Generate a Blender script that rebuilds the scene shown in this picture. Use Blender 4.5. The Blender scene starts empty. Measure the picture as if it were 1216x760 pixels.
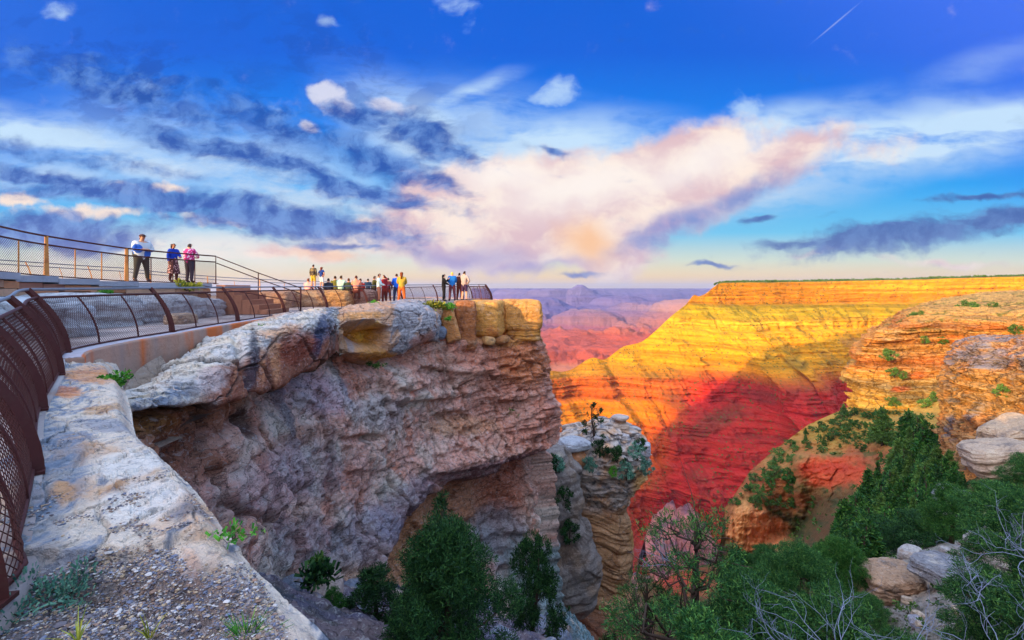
import bpy, bmesh, math, random, time
import numpy as np
from mathutils import Vector, Matrix
T0 = time.time()
R = math.radians
F = 580.0           # focal length in pixels of the 1216 px wide photograph
scene = bpy.context.scene
COL = scene.collection

# ------------------------------------------------------------------ numpy noise
def _hash(ix, iy, iz, seed):
    h = (ix.astype(np.int64) * 374761393 + iy.astype(np.int64) * 668265263 + iz.astype(np.int64) * 2147483647 + seed * 1274126177) & 0xFFFFFFFF
    h = ((h ^ (h >> 13)) * 1274126177) & 0xFFFFFFFF
    h = (h ^ (h >> 16)) * 2246822519 & 0xFFFFFFFF
    return (h ^ (h >> 15)) & 0xFFFFFFFF

def gnoise(p, seed=0):
    """gradient noise, p (...,3) -> about -1..1"""
    p = np.asarray(p, dtype=np.float64)
    i = np.floor(p).astype(np.int64); f = p - i
    u = f * f * f * (f * (f * 6 - 15) + 10)
    out = 0
    for dx in (0, 1):
        wx = u[..., 0] if dx else 1 - u[..., 0]
        for dy in (0, 1):
            wy = u[..., 1] if dy else 1 - u[..., 1]
            for dz in (0, 1):
                wz = u[..., 2] if dz else 1 - u[..., 2]
                h = _hash(i[..., 0] + dx, i[..., 1] + dy, i[..., 2] + dz, seed)
                gx = ((h & 1023) / 511.5 - 1); gy = (((h >> 10) & 1023) / 511.5 - 1); gz = (((h >> 20) & 1023) / 511.5 - 1)
                out = out + wx * wy * wz * (gx * (f[..., 0] - dx) + gy * (f[..., 1] - dy) + gz * (f[..., 2] - dz))
    return out * 1.45

def fbm(p, scale=1.0, octv=4, seed=0, gain=0.5, ridged=False):
    p = np.asarray(p, dtype=np.float64) / scale
    s = 0; a = 1.0; t = 0
    for o in range(octv):
        n = gnoise(p + 17.3 * o, seed + o)
        if ridged: n = 1 - 2 * np.abs(n)
        s = s + a * n; t += a; a *= gain; p = p * 2.03
    return s / t

def cells(p, scale=1.0, seed=0):
    """voronoi on p (...,3): (distance to edge approx F2-F1, cell random)"""
    p = np.asarray(p, dtype=np.float64) / scale
    i = np.floor(p).astype(np.int64)
    f1 = np.full(p.shape[:-1], 9.0); f2 = f1.copy(); r = np.zeros(p.shape[:-1])
    for dx in (-1, 0, 1):
        for dy in (-1, 0, 1):
            for dz in (-1, 0, 1):
                c = i + np.array([dx, dy, dz])
                h = _hash(c[..., 0], c[..., 1], c[..., 2], seed)
                q = np.stack([(h & 1023) / 1023.0, ((h >> 10) & 1023) / 1023.0, ((h >> 20) & 1023) / 1023.0], -1)
                d = np.linalg.norm(c + q - p, axis=-1)
                m = d < f1
                f2 = np.where(m, f1, np.minimum(f2, d)); r = np.where(m, (h % 997) / 997.0, r); f1 = np.where(m, d, f1)
    return f2 - f1, r

def sstep(a, b, x):
    t = np.clip((x - a) / (b - a), 0, 1); return t * t * (3 - 2 * t)
def lin(c):          # 0-255 sRGB -> linear
    c = np.asarray(c, float) / 255; return np.where(c <= .04045, c / 12.92, ((c + .055) / 1.055) ** 2.4)
def mix(a, b, t): return a * (1 - t[..., None]) + np.asarray(b) * t[..., None]
def P(px, py, d):    # the point d metres ahead that the photograph shows at px, py
    px, py, d = np.broadcast_arrays(np.asarray(px, float), np.asarray(py, float), np.asarray(d, float))
    return np.stack([d * (px - 608) / F, d, d * (342 - py) / F], -1)
def pix(v):
    y = np.maximum(v[..., 1], 1e-3); return 608 + F * v[..., 0] / y, 342 - F * v[..., 2] / y

# ------------------------------------------------------------------ meshes
def link(o, parent=None):
    COL.objects.link(o)
    if parent is not None: o.parent = parent
    return o
def tag(o, label=None, cat=None, group=None, kind=None):
    for k, v in (('label', label), ('category', cat), ('group', group), ('kind', kind)):
        if v: o[k] = v
    return o
def empty(name, loc=(0, 0, 0), rz=0.0, label=None, cat=None, group=None):
    o = bpy.data.objects.new(name, None); o.location = loc; o.rotation_euler = (0, 0, rz); o.empty_display_size = .2
    link(o); return tag(o, label, cat, group)
def raw_mesh(name, V, Fc, mat=None, cols=None, smooth=True, mats=None, midx=None):
    """V (n,3), Fc (m,k) uniform faces"""
    V = np.asarray(V, np.float32).reshape(-1, 3); Fc = np.asarray(Fc, np.int32); k = Fc.shape[1]
    me = bpy.data.meshes.new(name)
    me.vertices.add(len(V)); me.vertices.foreach_set('co', V.ravel())
    me.loops.add(Fc.size); me.loops.foreach_set('vertex_index', Fc.ravel())
    me.polygons.add(len(Fc)); me.polygons.foreach_set('loop_start', np.arange(0, Fc.size, k, dtype=np.int32))
    me.polygons.foreach_set('use_smooth', np.full(len(Fc), smooth))
    if midx is not None: me.polygons.foreach_set('material_index', np.asarray(midx, np.int32))
    me.update(calc_edges=True)
    if cols is not None:
        c = np.ones((len(V), 4), np.float32); c[:, :3] = np.clip(np.asarray(cols).reshape(-1, 3), 0, 1)
        a = me.color_attributes.new('Col', 'FLOAT_COLOR', 'POINT'); a.data.foreach_set('color', c.ravel())
    for m in (mats or ([mat] if mat else [])): me.materials.append(m)
    return me
def obj(name, me, parent=None):
    return link(bpy.data.objects.new(name, me), parent)
def grid_faces(n, m, close_u=False, flip=False):
    i = np.arange(n if close_u else n - 1)[:, None]; j = np.arange(m - 1)[None, :]
    a = i * m + j; b = ((i + 1) % n) * m + j
    q = np.stack([a, b, b + 1, a + 1], -1).reshape(-1, 4)
    return q[:, ::-1] if flip else q
def grid_obj(name, V, mat, cols=None, parent=None, close_u=False, flip=False, smooth=True):
    n, m = V.shape[:2]
    return obj(name, raw_mesh(name, V, grid_faces(n, m, close_u, flip), mat, cols, smooth), parent)

class MB:
    """collects shapes and links them as one mesh object"""
    def __init__(s): s.v = []; s.f = []; s.n = 0; s.c = []
    def add(s, V, Fs, c=None):
        V = np.asarray(V, float).reshape(-1, 3); s.v.append(V)
        s.f += [tuple(int(i) + s.n for i in f) for f in Fs]; s.n += len(V)
        s.c.append(np.tile(np.asarray(c if c is not None else (1, 1, 1), float), (len(V), 1)))
    def box(s, c, d, rz=0.0, col=None, M=None):
        x, y, z = [q / 2 for q in d]
        V = np.array([[-x, -y, -z], [x, -y, -z], [x, y, -z], [-x, y, -z], [-x, -y, z], [x, -y, z], [x, y, z], [-x, y, z]])
        if M is not None: V = V @ np.array(M).T
        ca, sa = math.cos(rz), math.sin(rz)
        V = np.stack([V[:, 0] * ca - V[:, 1] * sa, V[:, 0] * sa + V[:, 1] * ca, V[:, 2]], -1) + np.array(c)
        s.add(V, [(0, 3, 2, 1), (4, 5, 6, 7), (0, 1, 5, 4), (1, 2, 6, 5), (2, 3, 7, 6), (3, 0, 4, 7)], col)
    def tube(s, pts, r, k=8, col=None, caps=True, flat=1.0, up=(0, 0, 1)):
        pts = np.asarray(pts, float); n = len(pts); r = np.broadcast_to(np.asarray(r, float), (n,))
        t = np.gradient(pts, axis=0); t /= np.linalg.norm(t, axis=1)[:, None] + 1e-12
        u = np.asarray(up, float); a = np.cross(t, u); bad = np.linalg.norm(a, axis=1) < .05
        a[bad] = np.cross(t[bad], (1, .1, 0)); a /= np.linalg.norm(a, axis=1)[:, None]
        b = np.cross(a, t)
        th = np.arange(k) * 2 * math.pi / k
        V = pts[:, None] + r[:, None, None] * (np.cos(th)[None, :, None] * a[:, None] * flat + np.sin(th)[None, :, None] * b[:, None])
        Fs = [(i * k + j, i * k + (j + 1) % k, (i + 1) * k + (j + 1) % k, (i + 1) * k + j) for i in range(n - 1) for j in range(k)]
        if caps: Fs += [tuple(range(k))[::-1], tuple((n - 1) * k + j for j in range(k))]
        s.add(V, Fs, col)
    def build(s, name, mat, parent=None, smooth=True, cols=False):
        me = bpy.data.meshes.new(name)
        V = np.concatenate(s.v); me.from_pydata(V.tolist(), [], s.f); me.update()
        me.polygons.foreach_set('use_smooth', np.full(len(me.polygons), smooth))
        if cols:
            c = np.ones((len(V), 4), np.float32); c[:, :3] = np.concatenate(s.c)
            a = me.color_attributes.new('Col', 'FLOAT_COLOR', 'POINT'); a.data.foreach_set('color', c.ravel())
        me.materials.append(mat)
        return obj(name, me, parent)

def spline(ctrl, t):
    """catmull-rom through ctrl at parameters t in 0..len-1"""
    c = np.asarray(ctrl, float); n = len(c); t = np.clip(np.asarray(t, float), 0, n - 1 - 1e-9)
    i = np.floor(t).astype(int); f = (t - i)[:, None]
    g = lambda k: c[np.clip(i + k, 0, n - 1)]
    p0, p1, p2, p3 = g(-1), g(0), g(1), g(2)
    return .5 * (2 * p1 + (p2 - p0) * f + (2 * p0 - 5 * p1 + 4 * p2 - p3) * f ** 2 + (3 * p1 - p0 - 3 * p2 + p3) * f ** 3)
def resample(pts, step=None, n=None):
    L = np.concatenate([[0], np.cumsum(np.linalg.norm(np.diff(pts, axis=0), axis=1))])
    if n is None: n = max(2, int(L[-1] / step) + 1)
    s = np.linspace(0, L[-1], n)
    return np.stack([np.interp(s, L, pts[:, k]) for k in range(pts.shape[1])], -1), s
def curve(ctrl, step):
    return resample(spline(ctrl, np.linspace(0, len(ctrl) - 1, len(ctrl) * 40)), step)

# ------------------------------------------------------------------ node helper
class NT:
    def __init__(s, tree): s.t = tree; s.n = tree.nodes; s.l = tree.links
    def node(s, typ, **kw):
        nd = s.n.new(typ)
        for k, v in kw.items(): setattr(nd, k, v)
        return nd
    def put(s, sock, v):
        if isinstance(v, bpy.types.NodeSocket): s.l.new(v, sock)
        elif v is not None:
            if isinstance(v, (tuple, list)) and sock.type == 'RGBA' and len(v) == 3: v = (*v, 1)
            sock.default_value = v
    def math(s, op, a, b=None, c=None, clamp=False):
        nd = s.node('ShaderNodeMath', operation=op, use_clamp=clamp)
        s.put(nd.inputs[0], a); s.put(nd.inputs[1], b)
        if c is not None: s.put(nd.inputs[2], c)
        return nd.outputs[0]
    def vm(s, op, a, b=None, c=None):
        nd = s.node('ShaderNodeVectorMath', operation=op)
        s.put(nd.inputs[0], a)
        if b is not None: s.put(nd.inputs[3 if op == 'SCALE' else 1], b)
        if c is not None: s.put(nd.inputs[2], c)
        return nd.outputs[1 if op in ('LENGTH', 'DOT_PRODUCT', 'DISTANCE') else 0]
    def mixc(s, f, a, b, mode='MIX'):
        nd = s.node('ShaderNodeMix', data_type='RGBA', blend_type=mode, clamp_factor=True)
        s.put(nd.inputs[0], f); s.put(nd.inputs[6], a); s.put(nd.inputs[7], b); return nd.outputs[2]
    def ss(s, x, a, b, lo=0.0, hi=1.0, t='SMOOTHSTEP'):
        nd = s.node('ShaderNodeMapRange', interpolation_type=t, clamp=True)
        for i, v in enumerate((x, a, b, lo, hi)): s.put(nd.inputs[i], v)
        return nd.outputs[0]
    def noise(s, vec, scale, detail=4, rough=.5, dist=0.0, out=0, lac=2.0):
        nd = s.node('ShaderNodeTexNoise'); s.put(nd.inputs['Vector'], vec)
        for k, v in (('Scale', scale), ('Detail', detail), ('Roughness', rough), ('Distortion', dist), ('Lacunarity', lac)): s.put(nd.inputs[k], v)
        return nd.outputs[out]
    def vor(s, vec, scale, feature='F1', out=0, rnd=1.0):
        nd = s.node('ShaderNodeTexVoronoi', feature=feature); s.put(nd.inputs['Vector'], vec)
        s.put(nd.inputs['Scale'], scale); s.put(nd.inputs['Randomness'], rnd); return nd.outputs[out]
    def ramp(s, f, stops):
        nd = s.node('ShaderNodeValToRGB'); cr = nd.color_ramp
        while len(cr.elements) < len(stops): cr.elements.new(.5)
        for e, (p, c) in zip(cr.elements, stops): e.position = p; e.color = (*c, 1)
        s.put(nd.inputs[0], f); return nd.outputs[0]
    def mapping(s, vec, loc=(0, 0, 0), rot=(0, 0, 0), sc=(1, 1, 1), typ='POINT'):
        nd = s.node('ShaderNodeMapping', vector_type=typ); s.put(nd.inputs[0], vec)
        s.put(nd.inputs[1], loc); s.put(nd.inputs[2], rot); s.put(nd.inputs[3], sc); return nd.outputs[0]

def new_mat(name):
    m = bpy.data.materials.new(name); m.use_nodes = True; m.node_tree.nodes.clear()
    t = NT(m.node_tree); out = t.node('ShaderNodeOutputMaterial'); b = t.node('ShaderNodeBsdfPrincipled')
    t.l.new(b.outputs[0], out.inputs[0]); return m, t, b
# ------------------------------------------------------------------ camera
cam = bpy.data.cameras.new('camera'); cam.sensor_width = 36; cam.lens = 36 * F / 1216; cam.shift_y = -38 / 1216
cam.clip_start = .05; cam.clip_end = 80000
camo = link(bpy.data.objects.new('camera', cam)); camo.rotation_euler = (R(90), 0, 0); scene.camera = camo
scene.view_settings.view_transform = 'Standard'; scene.view_settings.look = 'None'
scene.view_settings.exposure = .4; scene.view_settings.gamma = 1; scene.view_settings.use_curve_mapping = False
scene.cycles.max_bounces = 5; scene.cycles.diffuse_bounces = 3; scene.cycles.volume_bounces = 0
scene.cycles.transparent_max_bounces = 8; scene.cycles.use_denoising = True
# ------------------------------------------------------------------ sun: low, behind the left shoulder
SUN_EL = R(12); SUN_V = Vector((-.75, -.66, 0)).normalized()       # towards the sun
SUN_V = Vector((SUN_V.x * math.cos(SUN_EL), SUN_V.y * math.cos(SUN_EL), math.sin(SUN_EL)))
sl = bpy.data.lights.new('sun', 'SUN'); sl.energy = 5.0; sl.angle = R(.3); sl.color = (1, .66, .24)
so = link(bpy.data.objects.new('sun', sl)); so.rotation_euler = SUN_V.to_track_quat('Z', 'Y').to_euler(); so.location = (-60, -60, 40)
# ------------------------------------------------------------------ sky
def build_sky():
    w = bpy.data.worlds.new('World'); scene.world = w; w.use_nodes = True; w.node_tree.nodes.clear()
    t = NT(w.node_tree); out = t.node('ShaderNodeOutputWorld'); bg = t.node('ShaderNodeBackground')
    t.l.new(bg.outputs[0], out.inputs[0])
    sk = t.node('ShaderNodeTexSky', sky_type='NISHITA', sun_disc=False)
    sk.sun_elevation = SUN_EL; sk.sun_rotation = math.atan2(SUN_V.x, SUN_V.y)
    sk.altitude = 2100; sk.dust_density = 1.0; sk.ozone_density = 2.5
    d = t.node('ShaderNodeTexCoord').outputs['Generated']
    sep = t.node('ShaderNodeSeparateXYZ'); t.put(sep.inputs[0], d); x, y, z = sep.outputs
    ay = t.math('ADD', t.math('ABSOLUTE', y), .02)
    u = t.math('DIVIDE', x, ay); v = t.math('DIVIDE', t.math('MAXIMUM', z, 0.0), ay)
    # same scale as the picture: u 0..12.16, v 0..7.6 in hundreds of pixels
    U = t.math('MULTIPLY_ADD', u, 5.8, 6.08); V = t.math('MULTIPLY_ADD', v, -5.8, 3.42)
    cb = t.node('ShaderNodeCombineXYZ'); t.put(cb.inputs[0], U); t.put(cb.inputs[1], V); uv = cb.outputs[0]
    def warp(vec, sc, amt, detail=3, ar=(1, 1, 1)):
        n = t.noise(t.mapping(vec, sc=ar), sc, detail, .55, out=1)
        return t.vm('ADD', vec, t.vm('SCALE', t.vm('SUBTRACT', n, (.5, .5, .5)), amt))
    w1 = warp(uv, 1.1, .75, 4, (.7, 1.3, 1)); w2 = warp(uv, .9, .45, 3, (.6, 1.3, 1))
    def blob(vec, px, py, rx, ry, ang=0, k=1.0, inner=0.0):
        m = t.mapping(vec, (px / 100, py / 100, 0), (0, 0, R(ang)), (rx / 100, ry / 100, 1), 'TEXTURE')
        return t.ss(t.vm('LENGTH', m), inner, 1.0, k, 0.0)
    def field(vec, lst, op='MAXIMUM'):
        s = None
        for b in lst:
            o = blob(vec, *b); s = o if s is None else t.math(op, s, o)
        return s
    fl = lambda c: tuple(float(q) for q in lin(c))
    # clear sky by height
    el = t.ss(V, 3.42, -.6, 0, 1, 'LINEAR')
    base = t.ramp(el, [(0, fl((255, 206, 140))), (.035, fl((255, 222, 160))), (.08, fl((216, 228, 208))), (.16, fl((110, 200, 240))),
                       (.30, fl((20, 164, 244))), (.47, fl((0, 130, 240))), (.68, fl((0, 98, 222))), (.86, fl((0, 96, 218))), (1, fl((6, 90, 206)))])
    base = t.mixc(t.math('MULTIPLY', t.ss(t.math('SUBTRACT', U, t.math('MULTIPLY', V, 1.6)), 7.0, 12.5), .85), base, fl((70, 118, 246)))
    base = t.mixc(t.math('MULTIPLY', t.ss(t.math('ADD', U, t.math('MULTIPLY', V, .3)), 2.6, 0), t.ss(V, 2.9, 1.4, 0, .55)), base, fl((36, 110, 226)))
    # streaks: thin high veil
    st = t.noise(t.mapping(w2, rot=(0, 0, R(-12)), sc=(.35, 1.7, 1)), 1.6, 6, .62)
    st2 = t.noise(t.mapping(w1, rot=(0, 0, R(-24)), sc=(.8, 1.7, 1)), 1.8, 7, .62)
    puff = t.noise(w2, 2.4, 8, .6)
    veil = field(w2, [(60, 165, 300, 40, 9, .95), (170, 196, 260, 34, 12, .85), (60, 215, 230, 40, 5, .6), (300, 205, 300, 80, 16, .72), (130, 205, 380, 60, 8, .35),
                      (520, 175, 190, 80, 30, 1.0), (640, 185, 260, 80, 0, 1.05), (545, 118, 110, 22, -22, .8), (700, 205, 280, 80, 0, .9), (600, 160, 260, 80, 10, .6),
                      (900, 165, 210, 48, -14, .85), (1080, 170, 320, 62, -6, 1.05), (1150, 156, 240, 40, -9, 1.15), (1075, 188, 210, 22, -8, 1.3),
                      (210, 300, 420, 44, 0, .8), (450, 285, 240, 60, 0, .85), (940, 215, 300, 50, -10, .55),
                      
                      (400, 235, 200, 34, 10, .7), (1150, 90, 160, 30, -20, .22)])
    vm_ = t.math('MULTIPLY', veil, t.ss(t.math('ADD', t.math('MULTIPLY', st, .65), t.math('MULTIPLY', st2, .35)), .28, .58))
    vm_ = t.math('MULTIPLY', vm_, 1.25, clamp=True)
    w3 = warp(warp(uv, .9, .5, 3), 3.5, .16, 6); w5 = w3; sh = t.noise(t.mapping(w3, sc=(.7, 1.3, 1)), 1.9, 6, .58)
    tiny = field(w5, [(80, 22, 60, 26, 10, .8), (540, 10, 60, 26, 20, .8), (562, 40, 26, 40, 10, .8), (398, 38, 26, 13, 0, .8), (180, 105, 52, 15, 18, 1.0), (335, 130, 22, 15, 20, .8),
                      (880, 142, 70, 52, 60, .95), (664, 116, 56, 30, -12, 1.05), (480, 115, 60, 12, -20, .6)])
    tn = t.ss(t.math('ADD', tiny, t.math('MULTIPLY', t.math('SUBTRACT', sh, .5), 2.6)), .35, 1.25)
    vm_ = t.math('MAXIMUM', vm_, t.math('MULTIPLY', t.math('MULTIPLY', tn, t.ss(tiny, 0, .3)), .75))
    vcol = t.mixc(t.ss(V, 1.6, 3.3), fl((196, 226, 252)), fl((250, 238, 226)))
    c = t.mixc(vm_, base, vcol)
    # faint shaded streaks upper left
    fs = t.math('MULTIPLY', t.ss(st2, .46, .60), field(uv, [(180, 110, 330, 95, 15, .75), (420, 90, 260, 90, 25, .5)]))
    c = t.mixc(fs, c, fl((8, 74, 176)))
    # peach storm cloud with its shaded side
    pk = field(w3, [(630, 256, 240, 88, -4, 1.2, .4), (765, 232, 220, 78, -20, 1.2, .4), (700, 288, 110, 56, 12, 1.2, .4), (890, 200, 190, 46, -15, 1.0, .2), (560, 250, 120, 45, 10, .95), (880, 200, 130, 24, -14, 1.0), (990, 182, 180, 26, -8, .6), (640, 232, 90, 40, 0, 1.0),
                    (480, 285, 150, 40, 5, .9), (370, 302, 120, 22, 4, .95), (330, 300, 70, 14, 0, 1.0), (590, 298, 220, 44, 0, 1.2), (1110, 316, 150, 10, 0, .6), (965, 302, 80, 8, -3, .55)])
    pm = t.ss(t.math('ADD', pk, t.math('MULTIPLY', t.math('SUBTRACT', puff, .5), 1.2)), .12, .85)
    pcol = t.mixc(t.ss(sh, .36, .62), fl((226, 192, 198)), fl((255, 236, 222)))
    pcol = t.mixc(field(w3, [(700, 295, 60, 44, 20, .9), (420, 305, 130, 20, 4, .6)]), pcol, fl((255, 196, 140)))
    pcol = t.mixc(field(w3, [(600, 216, 150, 44, 6, .9), (690, 228, 190, 50, -10, .85), (820, 200, 170, 34, -18, .8)]), pcol, fl((255, 246, 240)))
    pcol = t.mixc(field(w3, [(545, 305, 150, 24, 3, .8), (630, 318, 110, 16, 0, .85), (800, 268, 130, 24, -28, .8)]), pcol, fl((160, 150, 204)))
    c = t.mixc(pm, c, pcol)
    pv = t.math('MULTIPLY', field(w3, [(800, 272, 110, 22, -26, 1.0), (880, 232, 120, 22, -24, .9)]), t.ss(puff, .3, .6))
    c = t.mixc(pv, c, fl((118, 146, 208)))
    # puffy cream cumulus low on the left
    cm = field(w3, [(40, 243, 60, 16, 8, 1), (160, 228, 60, 12, 4, .9), (120, 258, 200, 18, 3, .8), (260, 262, 130, 12, 0, .7), (420, 268, 120, 12, 5, .6), (395, 112, 34, 26, 10, 1.2, .2), (400, 122, 50, 24, 30, 1.0), (462, 128, 50, 22, 8, 1.0), (210, 232, 50, 12, 5, .8), (375, 150, 26, 12, 0, .9), (480, 215, 26, 7, 0, .7)])
    cmm = t.math('MULTIPLY', t.ss(t.math('ADD', cm, t.math('MULTIPLY', t.math('SUBTRACT', puff, .5), 1.5)), .30, .85), .95)
    c = t.mixc(cmm, c, t.mixc(t.ss(V, 1.0, 2.4), fl((214, 218, 240)), fl((255, 232, 214))))
    # dark grey-blue clouds
    w4 = warp(warp(uv, 1.3, .42, 4, (.6, 1.4, 1)), 5, .10, 5)
    dk = field(w4, [(420, 140, 90, 28, 22, .95), (500, 162, 140, 36, 24, 1.05), (460, 195, 160, 34, 20, .98), (290, 190, 260, 30, 14, .95), (430, 228, 190, 24, 12, .95), (180, 120, 300, 50, 18, .68), (330, 150, 220, 44, 22, .7),
                    (70, 212, 190, 18, 9, .95), (200, 240, 320, 26, 5, 1.08), (350, 266, 270, 36, 5, 1.12), (470, 240, 90, 26, 10, .85), (80, 278, 200, 34, 3, 1.15), (100, 190, 260, 20, 10, .55),
                    (1050, 284, 240, 27, -6, 1.15), (1170, 264, 140, 30, -8, 1.12), (960, 293, 130, 13, 0, .9), (1150, 234, 110, 9, -5, 1.0), (898, 264, 42, 8, 0, .85), (835, 313, 50, 6, 0, .95), (692, 326, 50, 7, 0, .9),
                    (400, 292, 160, 12, 4, .8), (655, 180, 30, 7, 25, .6)])
    dn = t.noise(t.mapping(w4, rot=(0, 0, R(-8)), sc=(.8, 1.6, 1)), 3.1, 8, .6)
    dm = t.ss(t.math('ADD', dk, t.math('MULTIPLY', t.math('SUBTRACT', dn, .5), 1.5)), .10, .90)
    dcol = t.mixc(t.ss(t.noise(w4, 4.0, 6, .6), .38, .66), fl((10, 78, 172)), fl((100, 146, 216)))
    dcol = t.mixc(t.ss(V, 2.3, 3.3, 0, .25), dcol, fl((150, 150, 190)))
    dcol = t.mixc(t.ss(U, 7, 9, 0, .5), dcol, fl((70, 104, 165)))
    c = t.mixc(t.math('MULTIPLY', dm, .96), c, dcol)
    # thin trail high right
    tr = blob(uv, 983, 35, 48, 1.6, -40, .28); c = t.mixc(tr, c, fl((220, 232, 252)))
    # physical sky underneath everything outside the frame, and the bright evening west behind the viewer
    nish = t.vm('SCALE', sk.outputs[0], .10)
    front = t.ss(y, .12, .38); lowm = t.ss(z, .68, .5)
    inside = t.math('MULTIPLY', t.math('MULTIPLY', front, lowm), t.ss(z, -.02, .0))
    sd = Vector((SUN_V.x, SUN_V.y, .30)).normalized()
    glow = t.math('POWER', t.math('MAXIMUM', t.vm('DOT_PRODUCT', d, tuple(sd)), 0.0), 2.2)
    west = t.vm('SCALE', (1.0, .80, .74), t.math('MULTIPLY', glow, WEST))
    zen = t.vm('SCALE', (.46, .68, 1.0), t.math('MULTIPLY', t.ss(z, .1, .9), ZEN))
    outer = t.mixc(t.ss(z, -.02, .0), (.10, .07, .06), t.vm('ADD', t.vm('ADD', nish, west), zen))
    t.put(bg.inputs[0], c); bg.inputs[1].default_value = .77; bg2 = t.node('ShaderNodeBackground'); t.put(bg2.inputs[0], outer)
    mx = t.node('ShaderNodeMixShader'); t.l.new(inside, mx.inputs[0]); t.l.new(bg2.outputs[0], mx.inputs[1]); t.l.new(bg.outputs[0], mx.inputs[2])
    t.l.new(mx.outputs[0], out.inputs[0])
    w.cycles.sampling_method = 'NONE'
WEST, ZEN = 2.0, 1.5
build_sky()
# ------------------------------------------------------------------ materials
def rock_mat(name, sc=1.0, bump=.6, var=.35, crack=.4, strata=.3, speck=0.0, rough=.92, tint2=None, speckcol=(.05, .07, .03), speckscale=1.0, fleck=0.0, fs=5.0, dark=(.045, .03, .035), light=(.62, .56, .54)):
    """base colour = mesh colours x procedural grain, cracks and beds; sc = size in metres of the coarse grain"""
    m, t, b = new_mat(name)
    co = t.node('ShaderNodeTexCoord').outputs['Object']
    q = t.vm('SCALE', co, 1.0 / sc)
    at = t.node('ShaderNodeAttribute', attribute_name='Col').outputs[0]
    n1 = t.noise(q, 1.3, 9, .62, .3); n2 = t.noise(q, 9.0, 6, .7)
    vcr = t.vor(t.vm('ADD', q, t.vm('SCALE', t.noise(q, 2.2, 4, .6, out=1), .8)), 1.1, 'DISTANCE_TO_EDGE')
    cr = t.ss(vcr, 0.0, .035)
    bed = t.noise(t.mapping(q, sc=(.14, .14, 3.2)), 1.6, 6, .65, .12)
    v = t.math('ADD', 1 - var, t.math('MULTIPLY', t.math('ADD', t.math('MULTIPLY', n1, .6), t.math('MULTIPLY', n2, .4)), var * 2))
    v = t.math('MULTIPLY', v, t.math('ADD', 1 - strata * .5, t.math('MULTIPLY', bed, strata)))
    v = t.math('MULTIPLY', v, t.math('MULTIPLY_ADD', cr, crack * .45, 1 - crack * .45))
    c = t.mixc(1.0, at, t.vm('SCALE', (1, 1, 1), v), 'MULTIPLY')
    if tint2: c = t.mixc(t.math('MULTIPLY', t.ss(t.noise(q, 3.1, 7, .65, .5), .52, .70), tint2[3]), c, tint2[:3])
    if speck:
        f = t.ss(t.vor(t.mapping(co, sc=(1, 1, 1)), 1.0 / speckscale), .33, .20)
        f = t.math('MULTIPLY', f, t.ss(t.noise(co, .02, 4, .6), .38, .62))
        c = t.mixc(t.math('MULTIPLY', f, speck), c, speckcol)
    fb = 0.0
    if fleck:
        fn = t.noise(t.mapping(co, sc=(fs, fs, fs * 2.2)), 1.0, 5, .68, .6); fb = t.math('MULTIPLY', fn, fleck * .35)
        c = t.mixc(t.math('MULTIPLY', t.ss(fn, .565, .64), fleck * .85), c, dark); c = t.mixc(t.math('MULTIPLY', t.ss(fn, .45, .38), fleck * .5), c, light)
        n2 = t.math('SUBTRACT', n2, t.math('MULTIPLY', fn, 1.2))
    h = t.math('ADD', t.math('ADD', t.math('MULTIPLY', n1, .9), t.math('MULTIPLY', n2, .28)), t.math('ADD', t.math('MULTIPLY', cr, crack * .22), t.math('MULTIPLY', bed, strata * .9)))
    bp = t.node('ShaderNodeBump'); t.put(bp.inputs['Height'], h); bp.inputs['Strength'].default_value = bump; bp.inputs['Distance'].default_value = sc * .30
    t.put(b.inputs['Base Color'], c); t.l.new(bp.outputs[0], b.inputs['Normal'])
    b.inputs['Roughness'].default_value = rough; b.inputs['Specular IOR Level'].default_value = .18
    return m
def plain_mat(name, col, rough=.6, metal=0.0, var=.12, sc=6.0, spec=.3, attr=False, bump=0.0, cols2=None):
    m, t, b = new_mat(name)
    co = t.node('ShaderNodeTexCoord').outputs['Object']
    n = t.noise(co, sc, 5, .6)
    base = t.node('ShaderNodeAttribute', attribute_name='Col').outputs[0] if attr else (*col, 1)
    f = t.math('MULTIPLY_ADD', n, var * 2, 1 - var)
    cc = t.mixc(1.0, base, t.vm('SCALE', (1, 1, 1), f), 'MULTIPLY')
    if cols2: cc = t.mixc(t.ss(t.noise(co, sc * .6, 6, .7), .50, .62), cc, cols2)
    t.put(b.inputs['Base Color'], cc)
    b.inputs['Roughness'].default_value = rough; b.inputs['Metallic'].default_value = metal; b.inputs['Specular IOR Level'].default_value = spec
    if bump:
        bp = t.node('ShaderNodeBump'); t.put(bp.inputs['Height'], n); bp.inputs['Strength'].default_value = bump; bp.inputs['Distance'].default_value = .02
        t.l.new(bp.outputs[0], b.inputs['Normal'])
    return m
def leaf_mat(name, c1, c2, c3=None):
    m, t, b = new_mat(name)
    g = t.node('ShaderNodeNewGeometry').outputs['Random Per Island']
    oi = t.node('ShaderNodeObjectInfo').outputs['Random']
    st = [(0, c1), (.6, c2)] + ([(1, c3)] if c3 else [])
    c = t.ramp(g, st)
    c = t.mixc(1.0, c, t.vm('SCALE', (1, 1, 1), t.math('MULTIPLY_ADD', oi, .5, .75)), 'MULTIPLY')
    t.put(b.inputs['Base Color'], c); b.inputs['Roughness'].default_value = .65; b.inputs['Specular IOR Level'].default_value = .2
    return m
MROCK = rock_mat('cliff_limestone', .7, 1.0, .40, .7, .4, tint2=(.20, .14, .13, .35), fleck=.8, fs=5.5)
MSLAB = rock_mat('ledge_limestone', .24, 1.0, .34, .30, .2, tint2=(.22, .24, .29, .5), fleck=.55, fs=11, dark=(.06, .07, .09))
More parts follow.
